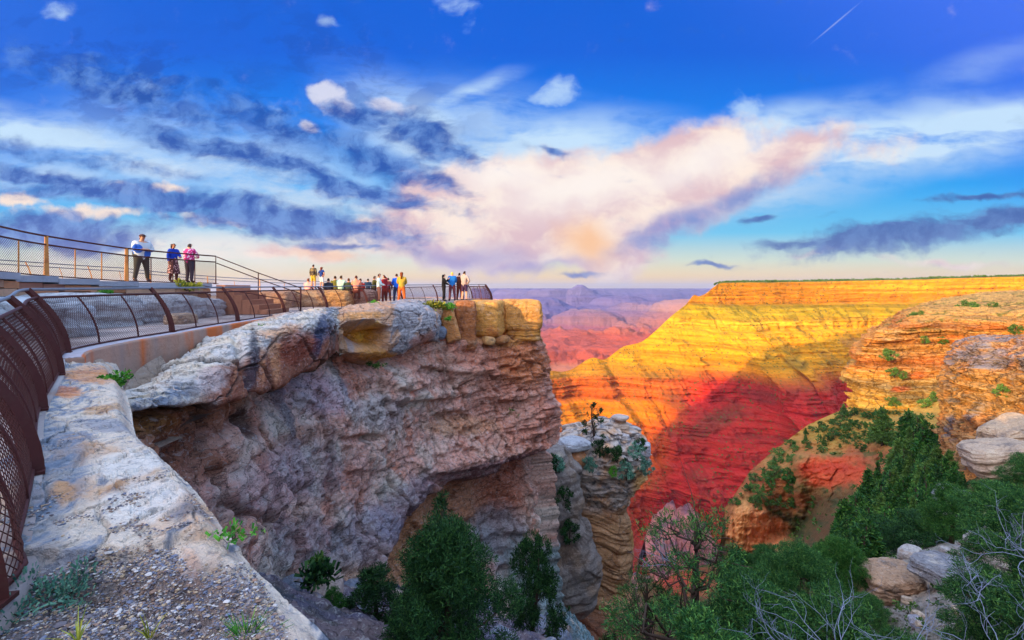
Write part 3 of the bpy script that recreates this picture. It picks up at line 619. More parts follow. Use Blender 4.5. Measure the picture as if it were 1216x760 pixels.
# ------------------------------------------------------------------ pale ledge outside the railing
EDGE = np.array([(2.0, -4.5, -1.95), (1.25, -1.4, -1.85), (.55, .2, -1.80), (-.16, 1.4, -1.77), (-.80, 2.38, -1.70), (-1.30, 2.85, -1.66), (-1.78, 3.22, -1.60), (-2.75, 4.15, -1.52), (-4.05, 5.3, -1.50), (-4.95, 6.35, -1.46), (-5.78, 7.3, -1.42), (-7.0, 8.6, -1.5), (-8.1, 10.2, -1.7)])
_iy = np.array([-4.5, -1.4, .2, 1.4, 2.38, 2.85, 3.22, 4.15, 5.3, 6.35, 7.3, 8.6, 10.2])
_fx = np.interp(_iy, FENCE[:14, 1], FENCE[:14, 0]); INNR = np.stack([_fx - .45, _iy, walk_z(_iy) - .03], -1)
def ledge():
    n, m = 620, 330
    pass
    # same ordering along the ledge
    tt = np.interp(np.linspace(0, 1, n), [0, .18, 1], [0, 2.4, 12]); e = spline(EDGE, tt); ii = spline(INNR, tt)
    k = np.linspace(0, 1, 210)[None, :, None]
    top_ = ii[:, None] * (1 - k) + e[:, None] * k
    dn = np.linspace(0, 1, m - 210 + 1)[1:][None, :, None]
    tan = np.gradient(e[:, :2], axis=0); nr = np.stack([tan[:, 1], -tan[:, 0]], -1); nr /= np.linalg.norm(nr, axis=1)[:, None]
    side = np.concatenate([e[:, None, :2] + nr[:, None] * (.10 * np.sin(dn * 2.6)), e[:, None, 2:] - 1.7 * dn], -1)
    V = np.concatenate([top_, side], 1)
    K = np.concatenate([np.linspace(0, 1, 210), 1 + np.linspace(0, 1, m - 209)[1:]])[None, :] + 0 * V[..., 0]
    p = V.copy(); X, Y = pix(p)
    w = p + .3 * np.stack([fbm(p, .9, 3, 1), fbm(p, .9, 3, 2), 0 * X], -1)
    big = fbm(p, 1.6, 4, 3); layers = fbm(w, .75, 5, 6, .55)
    stepn = np.floor(layers * 5) / 5; z = .06 * big + .075 * stepn + .03 * layers + .012 * fbm(w * [1, 2.2, 1], .22, 4, 19, .65, ridged=True) + .010 * fbm(p, .09, 3, 9)
    e1, c1 = cells(w * [1, 1, .5], .55, 14)
    z -= .035 * (1 - sstep(0, .05, e1)) * (c1 > .4)
    # crossing step and gravel pocket in front of it
    yb = np.interp(p[..., 0], [-3.4, -2.6, -1.9, -1.0], [2.75, 2.95, 3.2, 3.3]) + .10 * big
    z += .07 * sstep(-.02, .02, p[..., 1] - yb) - .02
    pocket = (1 - sstep(.75, 1.1, np.hypot((p[..., 0] + 2.2) / .75, (p[..., 1] - 2.45) / .42) + .3 * layers)); z -= .10 * pocket
    z = z * (1 - .6 * sstep(.85, 1, K)); z -= .06 * sstep(.25, 0., K); roll = sstep(.80, 1.0, K); z -= .16 * roll ** 2 * (K <= 1)
    n3 = normals(V); V[..., 2] += z * (K <= 1) + np.where(K > 1, z[:, 209:210] - .16 * 0, 0)
    V[..., 2] -= np.where(K > 1, .16, 0)
    sd = sstep(1.0, 1.3, K) * (.10 * big + .06 * layers + .05 * stepn) - .35 * sstep(1.1, 1.8, K)
    V[..., 0] += nr[:, 0][:, None] * sd; V[..., 1] += nr[:, 1][:, None] * sd
    a = fbm(w, .8, 5, 21, .6); b = fbm(w * [2.2, .9, 1], .35, 5, 25, .65)
    col = mix(np.zeros(V.shape) + lin((230, 208, 188)), lin((222, 178, 144)), sstep(.0, .4, a))
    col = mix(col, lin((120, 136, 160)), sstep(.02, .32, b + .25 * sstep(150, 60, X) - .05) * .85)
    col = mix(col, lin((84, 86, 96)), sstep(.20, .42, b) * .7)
    col = mix(col, lin((206, 150, 96)), sstep(.22, .5, fbm(w, .5, 4, 29)) * .7)
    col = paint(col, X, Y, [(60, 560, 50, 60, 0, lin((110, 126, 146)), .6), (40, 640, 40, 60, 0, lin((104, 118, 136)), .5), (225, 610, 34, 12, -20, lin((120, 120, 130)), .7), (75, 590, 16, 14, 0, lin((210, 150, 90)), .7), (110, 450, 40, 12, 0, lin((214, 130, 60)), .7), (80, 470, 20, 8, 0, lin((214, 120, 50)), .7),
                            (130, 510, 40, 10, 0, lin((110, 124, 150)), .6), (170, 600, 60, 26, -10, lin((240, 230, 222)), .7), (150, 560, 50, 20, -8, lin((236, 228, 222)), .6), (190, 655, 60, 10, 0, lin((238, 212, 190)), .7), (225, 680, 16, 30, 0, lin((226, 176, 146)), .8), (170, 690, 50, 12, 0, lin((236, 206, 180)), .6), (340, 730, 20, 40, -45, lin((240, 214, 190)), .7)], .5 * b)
    grav = sstep(650, 690, Y) * (1 - sstep(1.0, 1.02, K)) * sstep(.93, .80, K); col = mix(col, lin((140, 118, 112)), grav * .85 * sstep(-.5, 0, a + .3)); col = mix(col, lin((120, 106, 104)), pocket * .9)
    col = mix(col, lin((196, 160, 140)), sstep(1.05, 1.25, K) * .7)
    global LEDGE; LEDGE = V
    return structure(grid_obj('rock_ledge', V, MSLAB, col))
ledge()

# ------------------------------------------------------------------ boulders of the cap rock
def sph_grid(n=26):
    """cube-sphere faces, welded by duplicates only at seams"""
    u = np.linspace(-1, 1, n); A, B = np.meshgrid(u, u, indexing='ij'); out = []
    for ax in range(3):
        for sg in (-1, 1):
            p = np.zeros((n, n, 3)); p[..., ax] = sg; p[..., (ax + 1) % 3] = A * sg; p[..., (ax + 2) % 3] = B; out.append(p)
    return out
def boulder_mesh(name, size, col, seed=0, n=26, power=7.0, rough=.10, layer=.05, cols=(None,), mat=None, stain=None, chip=.5):
    Vs = []; Fs = []; k = 0
    for p in sph_grid(n):
        q = p / (np.sum(np.abs(p) ** power, -1, keepdims=True) ** (1 / power)); Vs.append(q.reshape(-1, 3)); Fs.append(grid_faces(n, n) + k); k += n * n
    V = np.concatenate(Vs); Fq = np.concatenate(Fs)
    sz = np.array(size) / 2; p = V * sz; m = float(np.mean(sz)); off = seed * 7.7
    d = fbm(p + off, m * 1.1, 4, seed) * rough * m * 1.4 + fbm(p + off, m * .3, 4, seed + 5) * rough * m * .5
    e, c = cells(p + off + .2 * m * np.stack([fbm(p, m * .6, 2, 3)] * 3, -1), m * .9, seed); d += (c - .5) * rough * m * chip - .03 * m * (1 - sstep(0, .06, e))
    hz = p.copy(); hz[:, 2] += layer * m * fbm(p, m, 2, seed + 7)
    d += layer * m * (fbm(np.stack([hz[:, 0] * .1, hz[:, 1] * .1, hz[:, 2]], -1) + off, m * .22, 3, seed + 9))
    nn = V / np.linalg.norm(V, axis=1)[:, None]; nn2 = nn * [1, 1, .5]; p = p + nn2 * d[:, None]
    C = np.zeros(p.shape) + lin(col)
    a = fbm(p + off, m * .7, 5, seed + 20, .6)
    C = mix(C, lin(stain if stain is not None else (150, 120, 96)), sstep(.02, .40, a) * .75); C = mix(C, lin((232, 210, 180)), sstep(.10, .5, -a) * .4)
    return raw_mesh(name, p, Fq, mat or MBOUL, C)
def boulder(name, loc, size, col, label=None, cat='boulder', group=None, rz=0, tilt=(0, 0), parent=None, **k):
    o = obj(name, boulder_mesh(name, size, col, **k), parent); o.location = loc; o.rotation_euler = (R(tilt[0]), R(tilt[1]), R(rz))
    return tag(o, label, cat, group) if label else o

def brow():
    px = np.array([128, 152, 180, 220, 262, 309, 350, 376, 396, 403])
    rows = [([478, 464, 452, 420, 395, 380, 369, 366, 366, 370], [9.6, 9.6, 10.2, 12.0, 14.6, 17.6, 19.5, 20.5, 21.2, 22]),
            ([480, 470, 460, 432, 404, 386, 374, 371, 372, 380], [8.4, 8.4, 9.3, 10.8, 12.8, 15.2, 17.2, 18.5, 19.6, 21]),
            ([483, 475, 467, 450, 428, 408, 394, 386, 384, 392], [7.9, 7.7, 8.3, 9.5, 10.9, 12.9, 15.0, 16.6, 18.0, 20]),
            ([482, 478, 474, 466, 458, 446, 428, 416, 400, 408], [7.9, 7.45, 7.95, 8.85, 10.1, 12.1, 14.4, 16.1, 17.5, 20]),
            ([486, 486, 486, 484, 480, 468, 448, 438, 420, 424], [8.1, 7.55, 8.0, 8.9, 10.1, 12.1, 14.6, 16.4, 17.9, 20.5]),
            ([482, 480, 479, 474, 468, 456, 438, 428, 414, 420], [9.2, 8.9, 9.6, 11.0, 12.8, 15.2, 17.6, 19.2, 20.6, 22])]
    ctl = np.array([P(px, y, d) for y, d in rows])
    V = net(ctl, 260, 520); X, Y = pix(V); n3 = normals(V)
    w = V + .4 * np.stack([fbm(V, 1.2, 3, 1)] * 3, -1)
    vv = np.linspace(0, 5, 260)[:, None] + 0 * X
    upper = 1 - sstep(2.2, 3.0, vv)
    lay = fbm(np.stack([V[..., 0] * .25, V[..., 1] * .25, V[..., 2] * 2.4], -1) + .2 * w, 1, 5, 7, .6)
    d = .16 * fbm(V, 1.6, 4, 5) + .05 * fbm(w, .4, 5, 9, .6, ridged=True) + upper * .16 * np.floor(lay * 6) / 3
    e, c = cells(w * [.7, .7, 1.2], 2.6, 31); d -= .10 * (1 - sstep(0, .03, e)); d += .10 * (c - .5)
    d += .07 * upper * fbm(np.stack([w[..., 0], w[..., 1], w[..., 2] * 5], -1), .6, 4, 77, .6)
    d -= .25 * np.exp(-((X - 285 - (Y - 420) * .3) / 5) ** 2) * sstep(395, 410, Y) * (1 - upper * .3)
    V = V - n3 * d[..., None] * SGN
    a = fbm(w, .8, 5, 41, .6); b = fbm(w, .25, 4, 45, .65)
    st = fbm(np.stack([X / 14, Y / 120, 0 * X], -1), 1, 4, 51)               # run-off stripes hang down the face
    col = mix(np.zeros(V.shape) + lin((206, 196, 190)), lin((226, 206, 184)), sstep(-.2, .3, a))
    low = sstep(1.9, 2.6, vv + .5 * a); low = low * sstep(225, 262, X + 18 * a)
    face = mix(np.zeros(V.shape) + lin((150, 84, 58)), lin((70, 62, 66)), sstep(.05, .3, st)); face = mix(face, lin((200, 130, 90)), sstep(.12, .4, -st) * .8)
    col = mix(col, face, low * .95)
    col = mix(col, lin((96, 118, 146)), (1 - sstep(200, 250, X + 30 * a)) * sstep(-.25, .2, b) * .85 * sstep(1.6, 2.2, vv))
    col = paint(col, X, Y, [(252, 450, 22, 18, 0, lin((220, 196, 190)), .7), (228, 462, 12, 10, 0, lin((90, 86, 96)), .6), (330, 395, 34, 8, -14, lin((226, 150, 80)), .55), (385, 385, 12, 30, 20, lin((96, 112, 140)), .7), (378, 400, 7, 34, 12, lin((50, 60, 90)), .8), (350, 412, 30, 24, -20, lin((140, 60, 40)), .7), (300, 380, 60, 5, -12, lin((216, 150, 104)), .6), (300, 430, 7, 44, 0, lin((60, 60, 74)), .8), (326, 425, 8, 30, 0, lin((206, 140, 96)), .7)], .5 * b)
    col = mix(col, lin((96, 84, 50)), sstep(3.9, 4.3, vv) * .9)
    col = mix(col, lin((60, 50, 50)), .6 * (1 - sstep(0, .04, e)))
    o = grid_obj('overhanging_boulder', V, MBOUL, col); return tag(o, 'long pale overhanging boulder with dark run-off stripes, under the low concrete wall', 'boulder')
SGN = -1.0
brow()
def cave():
    px = np.array([392, 399, 412, 430, 450, 466, 484, 500, 512, 522])
    rows = [([384, 372, 364, 361, 358, 357, 356, 358, 362, 366], [23, 23, 24.5, 25.5, 26.6, 27.4, 28.2, 29, 29.4, 30]),
            ([386, 377, 371, 368, 365, 363, 362, 366, 372, 376], [21.5, 20.9, 21.6, 22.4, 23.5, 24.4, 25.4, 26.4, 27.2, 28.6]),
            ([392, 388, 386, 384, 382, 380, 378, 380, 384, 388], [21.6, 20.2, 20.7, 21.4, 22.4, 23.3, 24.4, 25.6, 26.6, 28.4]),
            ([402, 402, 404, 404, 404, 402, 398, 394, 396, 400], [22, 20.3, 20.8, 21.4, 22.3, 23.2, 24.4, 25.7, 26.7, 28.6]),
            ([410, 414, 418, 422, 423, 419, 412, 405, 403, 406], [22.4, 20.8, 21.2, 21.8, 22.7, 23.7, 24.9, 26.2, 27.2, 29]),
            ([412, 420, 430, 432, 430, 424, 416, 408, 405, 408], [24, 22.4, 22.6, 23.4, 24.5, 25.5, 26.8, 28, 29, 30.5])]
    V = net(np.array([P(px, y, d) for y, d in rows]), 300, 360); X, Y = pix(V); n3 = normals(V)
    w = V + .4 * np.stack([fbm(V, 1.2, 3, 1)] * 3, -1); a = fbm(w, .8, 5, 41, .6); b = fbm(w, .25, 4, 45, .65)
    e, c = cells(w * [1, 1, 1.4], 1.5, 33)
    lay = fbm(np.stack([V[..., 0] * .25, V[..., 1] * .25, V[..., 2] * 2.4], -1) + .2 * w, 1, 5, 7, .6)
    d = .22 * fbm(V, 1.5, 4, 5) + .06 * fbm(w, .4, 5, 9, .6, ridged=True) + .15 * lay + .15 * (c - .5) - .1 * (1 - sstep(0, .05, e))
    # the hollow
    roof = np.interp(X, [399, 404, 412, 425, 440, 452, 462], [392, 386, 382, 381, 380, 383, 386]); q = sstep(roof, roof + 4, Y) * (1 - sstep(459, 465, X + (Y - 400) * .25)) * sstep(399, 404, X) * (1 - sstep(408, 415, Y + (X - 400) * -.08))
    two = np.where(X < 432, 1.0, .72); d -= 1.7 * q * two
    V = V - n3 * d[..., None] * SGN
    col = mix(np.zeros(V.shape) + lin((206, 160, 130)), lin((176, 168, 170)), sstep(-.1, .2, a + .5 * sstep(455, 480, X) - .2)); col = mix(col, lin((96, 88, 96)), sstep(.1, .35, b) * sstep(455, 480, X) * .8)
    col = mix(col, mix(np.zeros(V.shape) + lin((232, 160, 60)), lin((190, 120, 70)), sstep(.0, .4, a)), np.clip(q * 1.2, 0, 1) * .95)
    col = paint(col, X, Y, [(420, 400, 16, 12, 0, lin((170, 104, 70)), .8), (450, 396, 12, 16, 0, lin((240, 180, 70)), .8), (430, 376, 34, 5, -6, lin((232, 160, 90)), .8), (450, 424, 40, 9, 8, lin((214, 140, 50)), .85), (415, 424, 14, 9, 0, lin((200, 130, 90)), .7), (500, 402, 20, 8, -20, lin((196, 130, 110)), .7)], .4 * b)
    tag(grid_obj('hollowed_boulder', V, MBOUL, col), 'boulder with an orange hollow under its brow, below the railing and the yellow bush', 'boulder')
cave()
G = 'sandstone blocks on the tip of the viewpoint'
def blk(x0, x1, y0, y1, d, depth, col, label, seed, rz=0, tilt=(0, 0), **k):
    c = P((x0 + x1) / 2, (y0 + y1) / 2, d); w = d * (x1 - x0) / F; h = d * (y1 - y0) / F
    return boulder('sandstone_block', c + [0, depth / 2, 0], (w, depth, h), col, label, 'rock', G, rz, tilt, seed=seed, **k)
blk(594, 643, 356, 394, 33.4, 3.2, (226, 160, 84), 'golden square block at the very tip of the viewpoint', 11, 6, n=44, rough=.09, stain=(190, 120, 60))
blk(554, 598, 357, 401, 31.9, 3.0, (232, 166, 84), 'yellow block beside the tip block, second from the right end', 12, -10, n=44, rough=.09, stain=(190, 110, 60))
blk(536, 562, 357, 416, 30.4, 2.4, (176, 110, 66), 'brown upright block with a dark flank, left of the yellow blocks', 13, 12, n=40, stain=(96, 60, 50))
blk(523, 541, 362, 408, 29.2, 1.6, (214, 144, 84), 'narrow tilted yellow slab between bush and brown block', 14, 4, (0, -16), n=30)
blk(600, 641, 390, 406, 33.7, 2.8, (216, 150, 70), 'thin layered golden ledge under the tip block', 15, 3, n=36, layer=.16)
blk(571, 587, 400, 411, 31.6, 1.2, (222, 170, 110), 'small pale stone wedged below the second yellow block', 16, 20, (0, 10), n=20, power=3)
blk(586, 604, 399, 409, 32.2, 1.2, (190, 130, 80), 'small brown stone below the gap between the yellow blocks', 17, -20, n=20, power=3)
blk(496, 514, 378, 404, 27.4, 1.6, (130, 136, 150), 'grey boulder directly under the yellow bush', 18, 30, (0, -12), n=24, power=3.4, stain=(90, 96, 112))
blk(512, 528, 388, 404, 28.2, 1.4, (126, 134, 152), 'smaller grey boulder right of the grey one under the bush', 19, 10, (0, 20), n=22, power=3.4, stain=(90, 96, 112))
blk(540, 566, 404, 417, 30.6, 1.6, (200, 130, 86), 'low reddish block at the foot of the brown upright block', 20, 0, n=24, power=3.6)
blk(505, 523, 364, 380, 28.6, 1.6, (190, 150, 120), 'tan boulder behind the yellow bush', 21, 10, (0, 20), n=22, power=3.4)

# ------------------------------------------------------------------ talus under the alcove
def talus_z(X, Y): return -8.5 - .60 * (Y - 14.5) - .30 * (X + 7.7)
def talus():
    xs = np.linspace(-9.5, 24, 330); ys = np.linspace(3, 46, 330); X, Y = np.meshgrid(xs, ys, indexing='ij')
    z = talus_z(X, Y)
    z -= .62 * np.maximum(X - 1.5 - (Y - 20) * .12, 0) ** 1.25
    z = np.maximum(z, -70 - 0 * z)
    p = np.stack([X, Y, z], -1); n1 = fbm(p, 3.5, 5, 4, .55); n2 = fbm(p, .9, 5, 8, .6, ridged=True)
    rock = sstep(1.5, 4.5, X + 1.2 * n1); z = z + .75 * n1 + n2 * (.30 + .55 * rock) + .22 * fbm(p, .35, 3, 31, .6) * (1 - rock) + rock * 1.1 * fbm(np.stack([X * 1.3 + Y * .2, Y * .2, 0 * X], -1), 1.1, 4, 12, .6, ridged=True)
    V = np.stack([X, Y, z], -1); a = fbm(p, 1.3, 5, 21, .6)
    col = mix(np.zeros(V.shape) + lin((96, 90, 112)), lin((128, 108, 110)), sstep(-.2, .3, a)); col = mix(col, lin((60, 74, 60)), sstep(.15, .4, fbm(p, 2.4, 4, 25)) * .6)
    tl = mix(np.zeros(V.shape) + lin((122, 150, 156)), lin((196, 170, 150)), sstep(.0, .4, a)); col = mix(col, tl, rock)
    structure(grid_obj('talus_slope', V, MROCK, col))
    r = random.Random(12); i_ = 0
    for px, d, w_ in [(270, 11.5, .5), (300, 13, .9), (330, 12, .45), (345, 14, .7), (372, 12.5, .5), (388, 15, 1.0), (405, 13, .6), (420, 17, 1.1), (430, 13.5, .5), (610, 13, .8), (596, 16, .9), (650, 16, .9), (660, 20, 1.3), (640, 24, 1.4), (600, 22, 1.2), (570, 27, 1.5), (470, 19, .9), (690, 18, 1.1), (320, 15, .5), (360, 17, .8), (625, 11.5, .5), (590, 11, .4)]:
        x = d * (px - 608) / F; z_ = float(talus_z(x, d)) + .05; i_ += 1
        boulder('fallen_rock', (x, d, z_), (w_, w_ * r.uniform(.7, 1.1), w_ * r.uniform(.45, .8)), r.choice([(150, 140, 150), (176, 150, 140), (120, 124, 140)]), 'fallen rock on the shaded slope below the cliff, ' + ('left of the big juniper' if px < 480 else 'right of the big juniper'), 'rock', 'fallen rocks ' + ('left' if px < 480 else 'right') + ' of the juniper', r.uniform(0, 180), (r.uniform(-20, 20), r.uniform(-20, 20)), seed=200 + i_, n=16, power=3.5, chip=1.0)
talus()
# ------------------------------------------------------------------ rim behind the viewer; unseen hill added and shaped to shadow the red wall
def rim_shadow_hill():
    xs = np.concatenate([np.linspace(-2200, -1400, 20), np.linspace(-1380, -380, 130), np.linspace(-370, 2400, 90)]); ys = np.concatenate([-55 - np.geomspace(1, 2500, 90)])
    X, Y = np.meshgrid(xs, ys, indexing='ij'); p = np.stack([X, Y, 0 * X], -1)
    prof = np.interp(X + 12 * fbm(p, 60, 3, 5), [-2200, -1345, -1302, -1278, -1180, -1082, -909, -820, -760, -700, -620, 3000], [-620, -100, 104, 180, 270, 347, 431, 440, 200, 50, -3, -3])
    gate = sstep(-230, -290, Y) * sstep(-440, -340, Y)
    z = np.where(X < -420, -3 * (1 - gate) + prof * gate, -3.0) + 3 * fbm(p, 70, 3, 9) * sstep(-80, -300, Y)
    z = np.where((X < -420), np.where(Y > -230, -3 - 500 * sstep(-430, -900, X) * 1.0 * sstep(-300, -200, Y), z), z)
    z = z - 60 * sstep(60, 200, X) * sstep(-260, -60, Y) * 0
    V = np.stack([X, Y, z], -1); col = mix(np.zeros(V.shape) + lin((150, 120, 84)), lin((70, 82, 44)), sstep(-.1, .2, fbm(p, 90, 4, 3)))
    structure(grid_obj('rim_shadow_hill', V, MSLOPE, col, flip=True))
rim_shadow_hill()

# ------------------------------------------------------------------ side canyon on the right: one slope below, cliffs above
SL = [(1010, 486, 250), (960, 506, 262), (920, 536, 265), (890, 562, 258), (868, 596, 246), (862, 640, 236), (858, 668, 230), (950, 560, 225), (1000, 520, 230), (905, 610, 226), (950, 640, 205), (905, 655, 218), (880, 640, 226), (900, 672, 190),
      (1050, 520, 205), (1100, 500, 210), (1150, 505, 170), (1050, 560, 165), (1100, 560, 120), (1150, 560, 95), (1050, 600, 110), (1000, 600, 165), (1000, 650, 75), (950, 680, 70), (900, 690, 90), (860, 700, 120), (1050, 650, 50), (1100, 620, 60), (1150, 610, 55),
      (1216, 560, 60), (1216, 620, 34), (1300, 600, 30), (1400, 600, 22), (1060, 690, 30), (1120, 690, 24), (1216, 690, 18), (1000, 720, 30), (940, 740, 30), (880, 740, 34), (820, 760, 36), (1000, 800, 19), (1216, 800, 11), (850, 850, 22), (1216, 950, 7.5), (1000, 950, 11), (800, 950, 16), (1400, 900, 6),
      (830, 700, 160), (790, 720, 150), (760, 760, 70), (700, 900, 30), (830, 660, 300), (780, 690, 290), (1200, 500, 90), (1300, 480, 90)]
def _raw_depth(X, Y): return np.exp(tps([(a, b) for a, b, _ in SL], [math.log(c) for *_, c in SL], np.asarray(X, float), np.asarray(Y, float)))
YT_X = [740, 756, 800, 830, 852, 858, 861, 868, 890, 920, 960, 1010, 1060, 1120, 1200, 1420]; YT_Y = [702, 700, 682, 672, 668, 628, 602, 594, 560, 534, 504, 482, 474, 470, 468, 450]
_tx = np.arange(740, 1424, 4.); _ty = np.arange(440, 966, 3.); _TX, _TY = np.meshgrid(_tx, _ty, indexing='ij')
_TD = _raw_depth(_TX, np.maximum(_TY, np.interp(_tx, YT_X, YT_Y)[:, None])); _TD = np.minimum.accumulate(_TD, axis=1)
def slope_depth(X, Y):
    X, Y = np.broadcast_arrays(np.asarray(X, float), np.asarray(Y, float)); u = np.clip((X - 740) / 4, 0, len(_tx) - 1.001); v = np.clip((Y - 440) / 3, 0, len(_ty) - 1.001); i = u.astype(int); j = v.astype(int); u = u - i; v = v - j
    return _TD[i, j] * (1 - u) * (1 - v) + _TD[i + 1, j] * u * (1 - v) + _TD[i, j + 1] * (1 - u) * v + _TD[i + 1, j + 1] * u * v
def side_slope():
    n, m = 640, 460
    px = np.linspace(756, 1420, n); ytop = np.interp(px, [756, 800, 830, 852, 858, 861, 868, 890, 920, 960, 1010, 1060, 1120, 1200, 1420], [700, 682, 672, 668, 628, 602, 594, 560, 534, 504, 482, 474, 470, 468, 450])
    k = np.linspace(0, 1, m)[None]; PX = px[:, None] + 0 * k; PY = ytop[:, None] + k ** 1.15 * (960 - ytop[:, None])
    D = slope_depth(PX, PY)
    q = np.stack([PX / 46, PY / 34, np.log(D) * 1.2], -1); nz = fbm(q, 1, 5, 5, .55); n2 = fbm(q, .28, 4, 9, .6, ridged=True)
    near = np.clip(1 - D / 60, 0, 1)
    fl_ = fbm(np.stack([PX / 7, PY / 38, 0 * PX], -1), 1, 4, 17, .6, ridged=True); fz = sstep(596, 612, PY) * (1 - sstep(655, 675, PY)) * (1 - sstep(940, 965, PX)); D = D * (1 - .022 * fl_ * fz - .012 * fbm(np.stack([PX / 16, PY / 5, 0 * PX], -1), 1, 4, 19, .6) * (1 - near))
    D = D * (1 + .024 * nz + .010 * n2 + .03 * near * n2)
    # outcrops stand proud of the slope: steep face, flat top
    def crop(x0, x1, ya, yb, k, s=6):
        nonlocal D
        w = fbm(q, .5, 4, 13); X_, Y_ = PX + 8 * w, PY + 6 * w
        msk = sstep(x0 - s, x0 + s, X_) * (1 - sstep(x1 - s, x1 + s, X_)); cc, cr = cells(np.stack([PX / 22, PY / 26, 0 * PX], -1), 1, 7)
        D = D * (1 - msk * k * (sstep(ya - 2, ya + 3, Y_) * (1 - sstep(yb - 3, yb + 55, Y_))) * (1 + .5 * (cr - .5)))
    crop(945, 1040, 540, 574, .055); crop(1040, 1110, 548, 575, .03)
    V = P(PX, PY, D)
    a = fbm(q, 1.1, 5, 21, .6); b = fbm(q, .35, 5, 25, .65)
    col = mix(np.zeros(V.shape) + lin((178, 124, 68)), lin((176, 92, 56)), sstep(-.2, .25, a)); col = mix(col, lin((76, 84, 36)), sstep(-.05, .25, b) * .8)
    col = mix(col, lin((196, 150, 66)), (1 - sstep(510, 545, PY + 12 * a)) * .8)
    forest = sstep(540, 600, PY + .25 * (PX - 1000) + 20 * a); col = mix(col, lin((44, 58, 30)), forest * .75)
    gray = sstep(590, 640, PY) * sstep(1020, 1080, PX + 30 * a); col = mix(col, mix(np.zeros(V.shape) + lin((176, 164, 156)), lin((126, 116, 100)), sstep(-.2, .3, b)), gray * .8)
    col = paint(col, PX, PY, [(992, 560, 50, 22, 3, lin((212, 84, 48)), .95), (985, 556, 40, 8, 0, lin((196, 60, 40)), .6), (900, 630, 44, 30, 22, lin((226, 138, 84)), .95), (880, 620, 12, 40, 8, lin((232, 156, 92)), .8), (1075, 560, 40, 14, 0, lin((190, 112, 66)), .7), (880, 685, 22, 16, 0, lin((196, 84, 62)), .9), (815, 690, 40, 20, 0, lin((196, 62, 46)), .6),  # orange cliff face painted brighter, standing in for sunlight
                              (1080, 690, 36, 22, 10, lin((190, 160, 130)), .8), (1055, 675, 16, 10, 0, lin((200, 150, 110)), .7), (860, 700, 30, 14, 0, lin((186, 96, 66)), .7), (930, 590, 30, 20, 30, lin((190, 100, 60)), .5)], .6 * b)
    structure(grid_obj('side_canyon_slope', V, MSLOPE, col, flip=True))
side_slope()

def cliff_net(name, cols, rows, n, m, seed, amp, bedamp, colf, mat=None, flip=False, bs=1.0):
    V = net(np.array([P(cols, y, d) for y, d in rows]), n, m); n3 = normals(V); n3 *= -np.sign((n3 * V).sum(-1).mean())
    ds = float(np.mean(V[..., 1]))
    f = bs * ds / 250; w = V + 3 * f * np.stack([fbm(V, 14 * f, 3, seed)] * 3, -1)
    big = fbm(V, 22 * f, 4, seed + 1); med = fbm(w, 6 * f, 5, seed + 2, .6, ridged=True)
    bz = V[..., 2] + 1.2 * f * fbm(V, 40 * f, 2, seed + 3); bed = fbm(np.stack([V[..., 0] * .02 / f, V[..., 1] * .02 / f, bz / (3.4 * f)], -1), 1, 5, seed + 4, .62)
    e, c = cells(w * [1, 1, .55], 7 * f, seed + 5)
    beds = np.clip(np.round(bed * 7) / 2.4 + .25 * bed, -1, 1)
    d = amp * f * (1.6 * big + .8 * med) + bedamp * f * beds + amp * f * .9 * (c - .5) * sstep(0, .10, e) - .5 * f * (1 - sstep(0, .05, e))
    V = V + n3 * d[..., None] * [1, 1, .4]; X, Y = pix(V)
    return V, X, Y, w, big, med, beds, e, f
